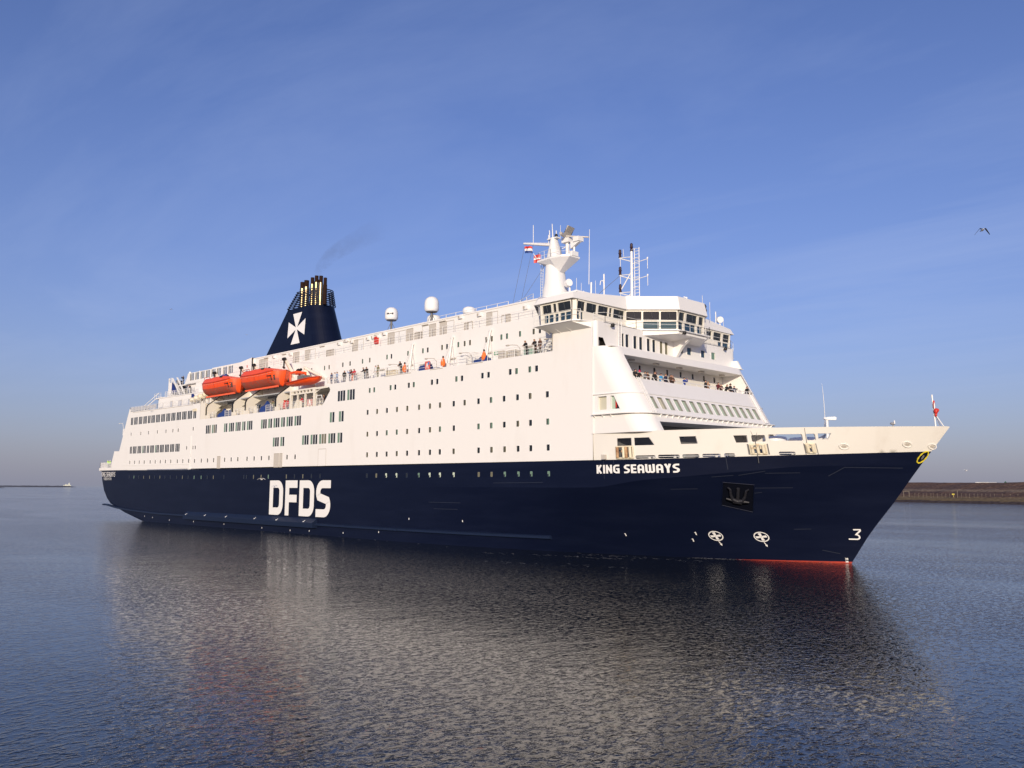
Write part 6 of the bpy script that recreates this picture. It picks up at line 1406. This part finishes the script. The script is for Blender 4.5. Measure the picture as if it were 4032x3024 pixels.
o0=Vector((-3255,935,0)); al=Vector((.31,.95,0)); ac=Vector((.95,-.31,0))
def fb(q,u0,u1,v0,v1,z0,z1):
    q.add([tuple(o0+al*u+ac*v+Vector((0,0,z))) for z in (z0,z1) for u,v in ((u0,v0),(u1,v0),(u1,v1),(u0,v1))],[(0,3,2,1),(4,5,6,7),(0,1,5,4),(1,2,6,5),(2,3,7,6),(3,0,4,7)])
q=MB(); fb(q,-11,11,-3,3,0,7.0); fb(q,-12.5,-11,-2,2,5,7.0); q.build('hull',M_FAR,t)
q=MB(); fb(q,3,7.5,-2.5,2.5,7,13.0); fb(q,-6,-3,-2,2,7,10.5); fb(q,5,5.6,-.3,.3,13,17); fb(q,-1.5,1.0,-2,2,7,9); q.build('deckhouse',M_FAR,t)
# ---- wind turbine
t=empty('wind_turbine',(-390,739,9),'white wind turbine with its rotor behind the ship bow','wind turbine')
M_TUR=mat('turbine_white',(.74,.75,.77),.5)
q=MB(); q.lathe((-389.6,740.2,0),[(2.2,9),(1.3,74.5)],16); q.build('tower',M_TUR,t)
hub=Vector((-390.12,739.15,75.65)); ndir=Vector((7.9,3.8,-.2)).normalized()
q=MB(); q.v=[]; sdv=ndir.cross(Vector((0,0,1))).normalized()
def nb(u,v,z): p=hub+ndir*u+sdv*v+Vector((0,0,z)); return tuple(p)
q.add([nb(u,v,z) for u,k in ((-.8,.6),(1.2,1.3),(8.2,1.7),(9.6,1.2)) for v,z in ((-k,-k),(k,-k),(k,k),(-k,k))],[(4*i+j,4*i+(j+1)%4,4*i+4+(j+1)%4,4*i+4+j) for i in range(3) for j in range(4)]+[(0,1,2,3),(12,13,14,15)]); q.build('nacelle',[M_TUR],t)
q=MB(); q.ellipsoid(tuple(hub-ndir*1.0),1.5,1.5,1.5,12,8); q.build('hub',M_TUR,t)
upv=Vector((0,0,1)); bx=sdv
for ang in (78.5,198.5,318.5):
    d=(bx*math.cos(R(ang))*-1+upv*math.sin(R(ang))); w=d.cross(ndir).normalized(); q=MB(); rows=[]
    for f,c_ in ((.02,.9),(.08,1.1),(.2,1.75),(.45,1.2),(.75,.75),(.97,.35),(1.0,.05)):
        p=hub-ndir*(1.0)+d*(36.5*f)-ndir*(1.6*f*f); rows.append([tuple(p+w*c_+ndir*.12),tuple(p+ndir*.35*min(1,c_)),tuple(p-w*c_*.6),tuple(p-ndir*.35*min(1,c_))])
    q.grid(rows,0,True,True); q.build('blade',M_TUR,t)
# ================================================================= smoke
q=MB(); rows=[]
for (x,z,r_) in ((-137.0,45.2,.5),(-135.6,47.0,1.1),(-132.5,48.4,1.5),(-128.2,49.2,1.8),(-122.5,49.8,2.1),(-117.5,50.3,2.3),(-116,50.4,.6)):
    rows.append([(x-.25*r_*math.sin(R(a)),13.6+r_*.9*math.cos(R(a)),z+r_*.8*math.sin(R(a))) for a in range(0,360,30)])
q.grid(rows,0,True,True); q.add(rows[0],[tuple(range(12))]); q.add(rows[-1],[tuple(range(12))])
m=bpy.data.materials.new('smoke'); m.use_nodes=True; nt=m.node_tree; nt.nodes.clear(); out=nt.nodes.new('ShaderNodeOutputMaterial'); pv=nt.nodes.new('ShaderNodeVolumePrincipled'); pv.inputs['Color'].default_value=(.2,.2,.22,1)
tcn=nt.nodes.new('ShaderNodeTexCoord'); n=nt.nodes.new('ShaderNodeTexNoise'); n.inputs['Scale'].default_value=.55; n.inputs['Detail'].default_value=4; nt.links.new(tcn.outputs['Object'],n.inputs['Vector'])
mr=nt.nodes.new('ShaderNodeMapRange'); mr.inputs[1].default_value=.33; mr.inputs[2].default_value=.75; mr.inputs[3].default_value=0; mr.inputs[4].default_value=.042; nt.links.new(n.outputs[0],mr.inputs[0])
sx=nt.nodes.new('ShaderNodeSeparateXYZ'); nt.links.new(tcn.outputs['Object'],sx.inputs[0]); fd=nt.nodes.new('ShaderNodeMapRange'); fd.inputs[1].default_value=-10.5; fd.inputs[2].default_value=10; fd.inputs[3].default_value=3.2; fd.inputs[4].default_value=.1; nt.links.new(sx.outputs[0],fd.inputs[0])
md=nt.nodes.new('ShaderNodeMath'); md.operation='MULTIPLY'; nt.links.new(mr.outputs[0],md.inputs[0]); nt.links.new(fd.outputs[0],md.inputs[1]); nt.links.new(md.outputs[0],pv.inputs['Density']); nt.links.new(pv.outputs[0],out.inputs['Volume'])
o=q.build('smoke',m); o['kind']='stuff'
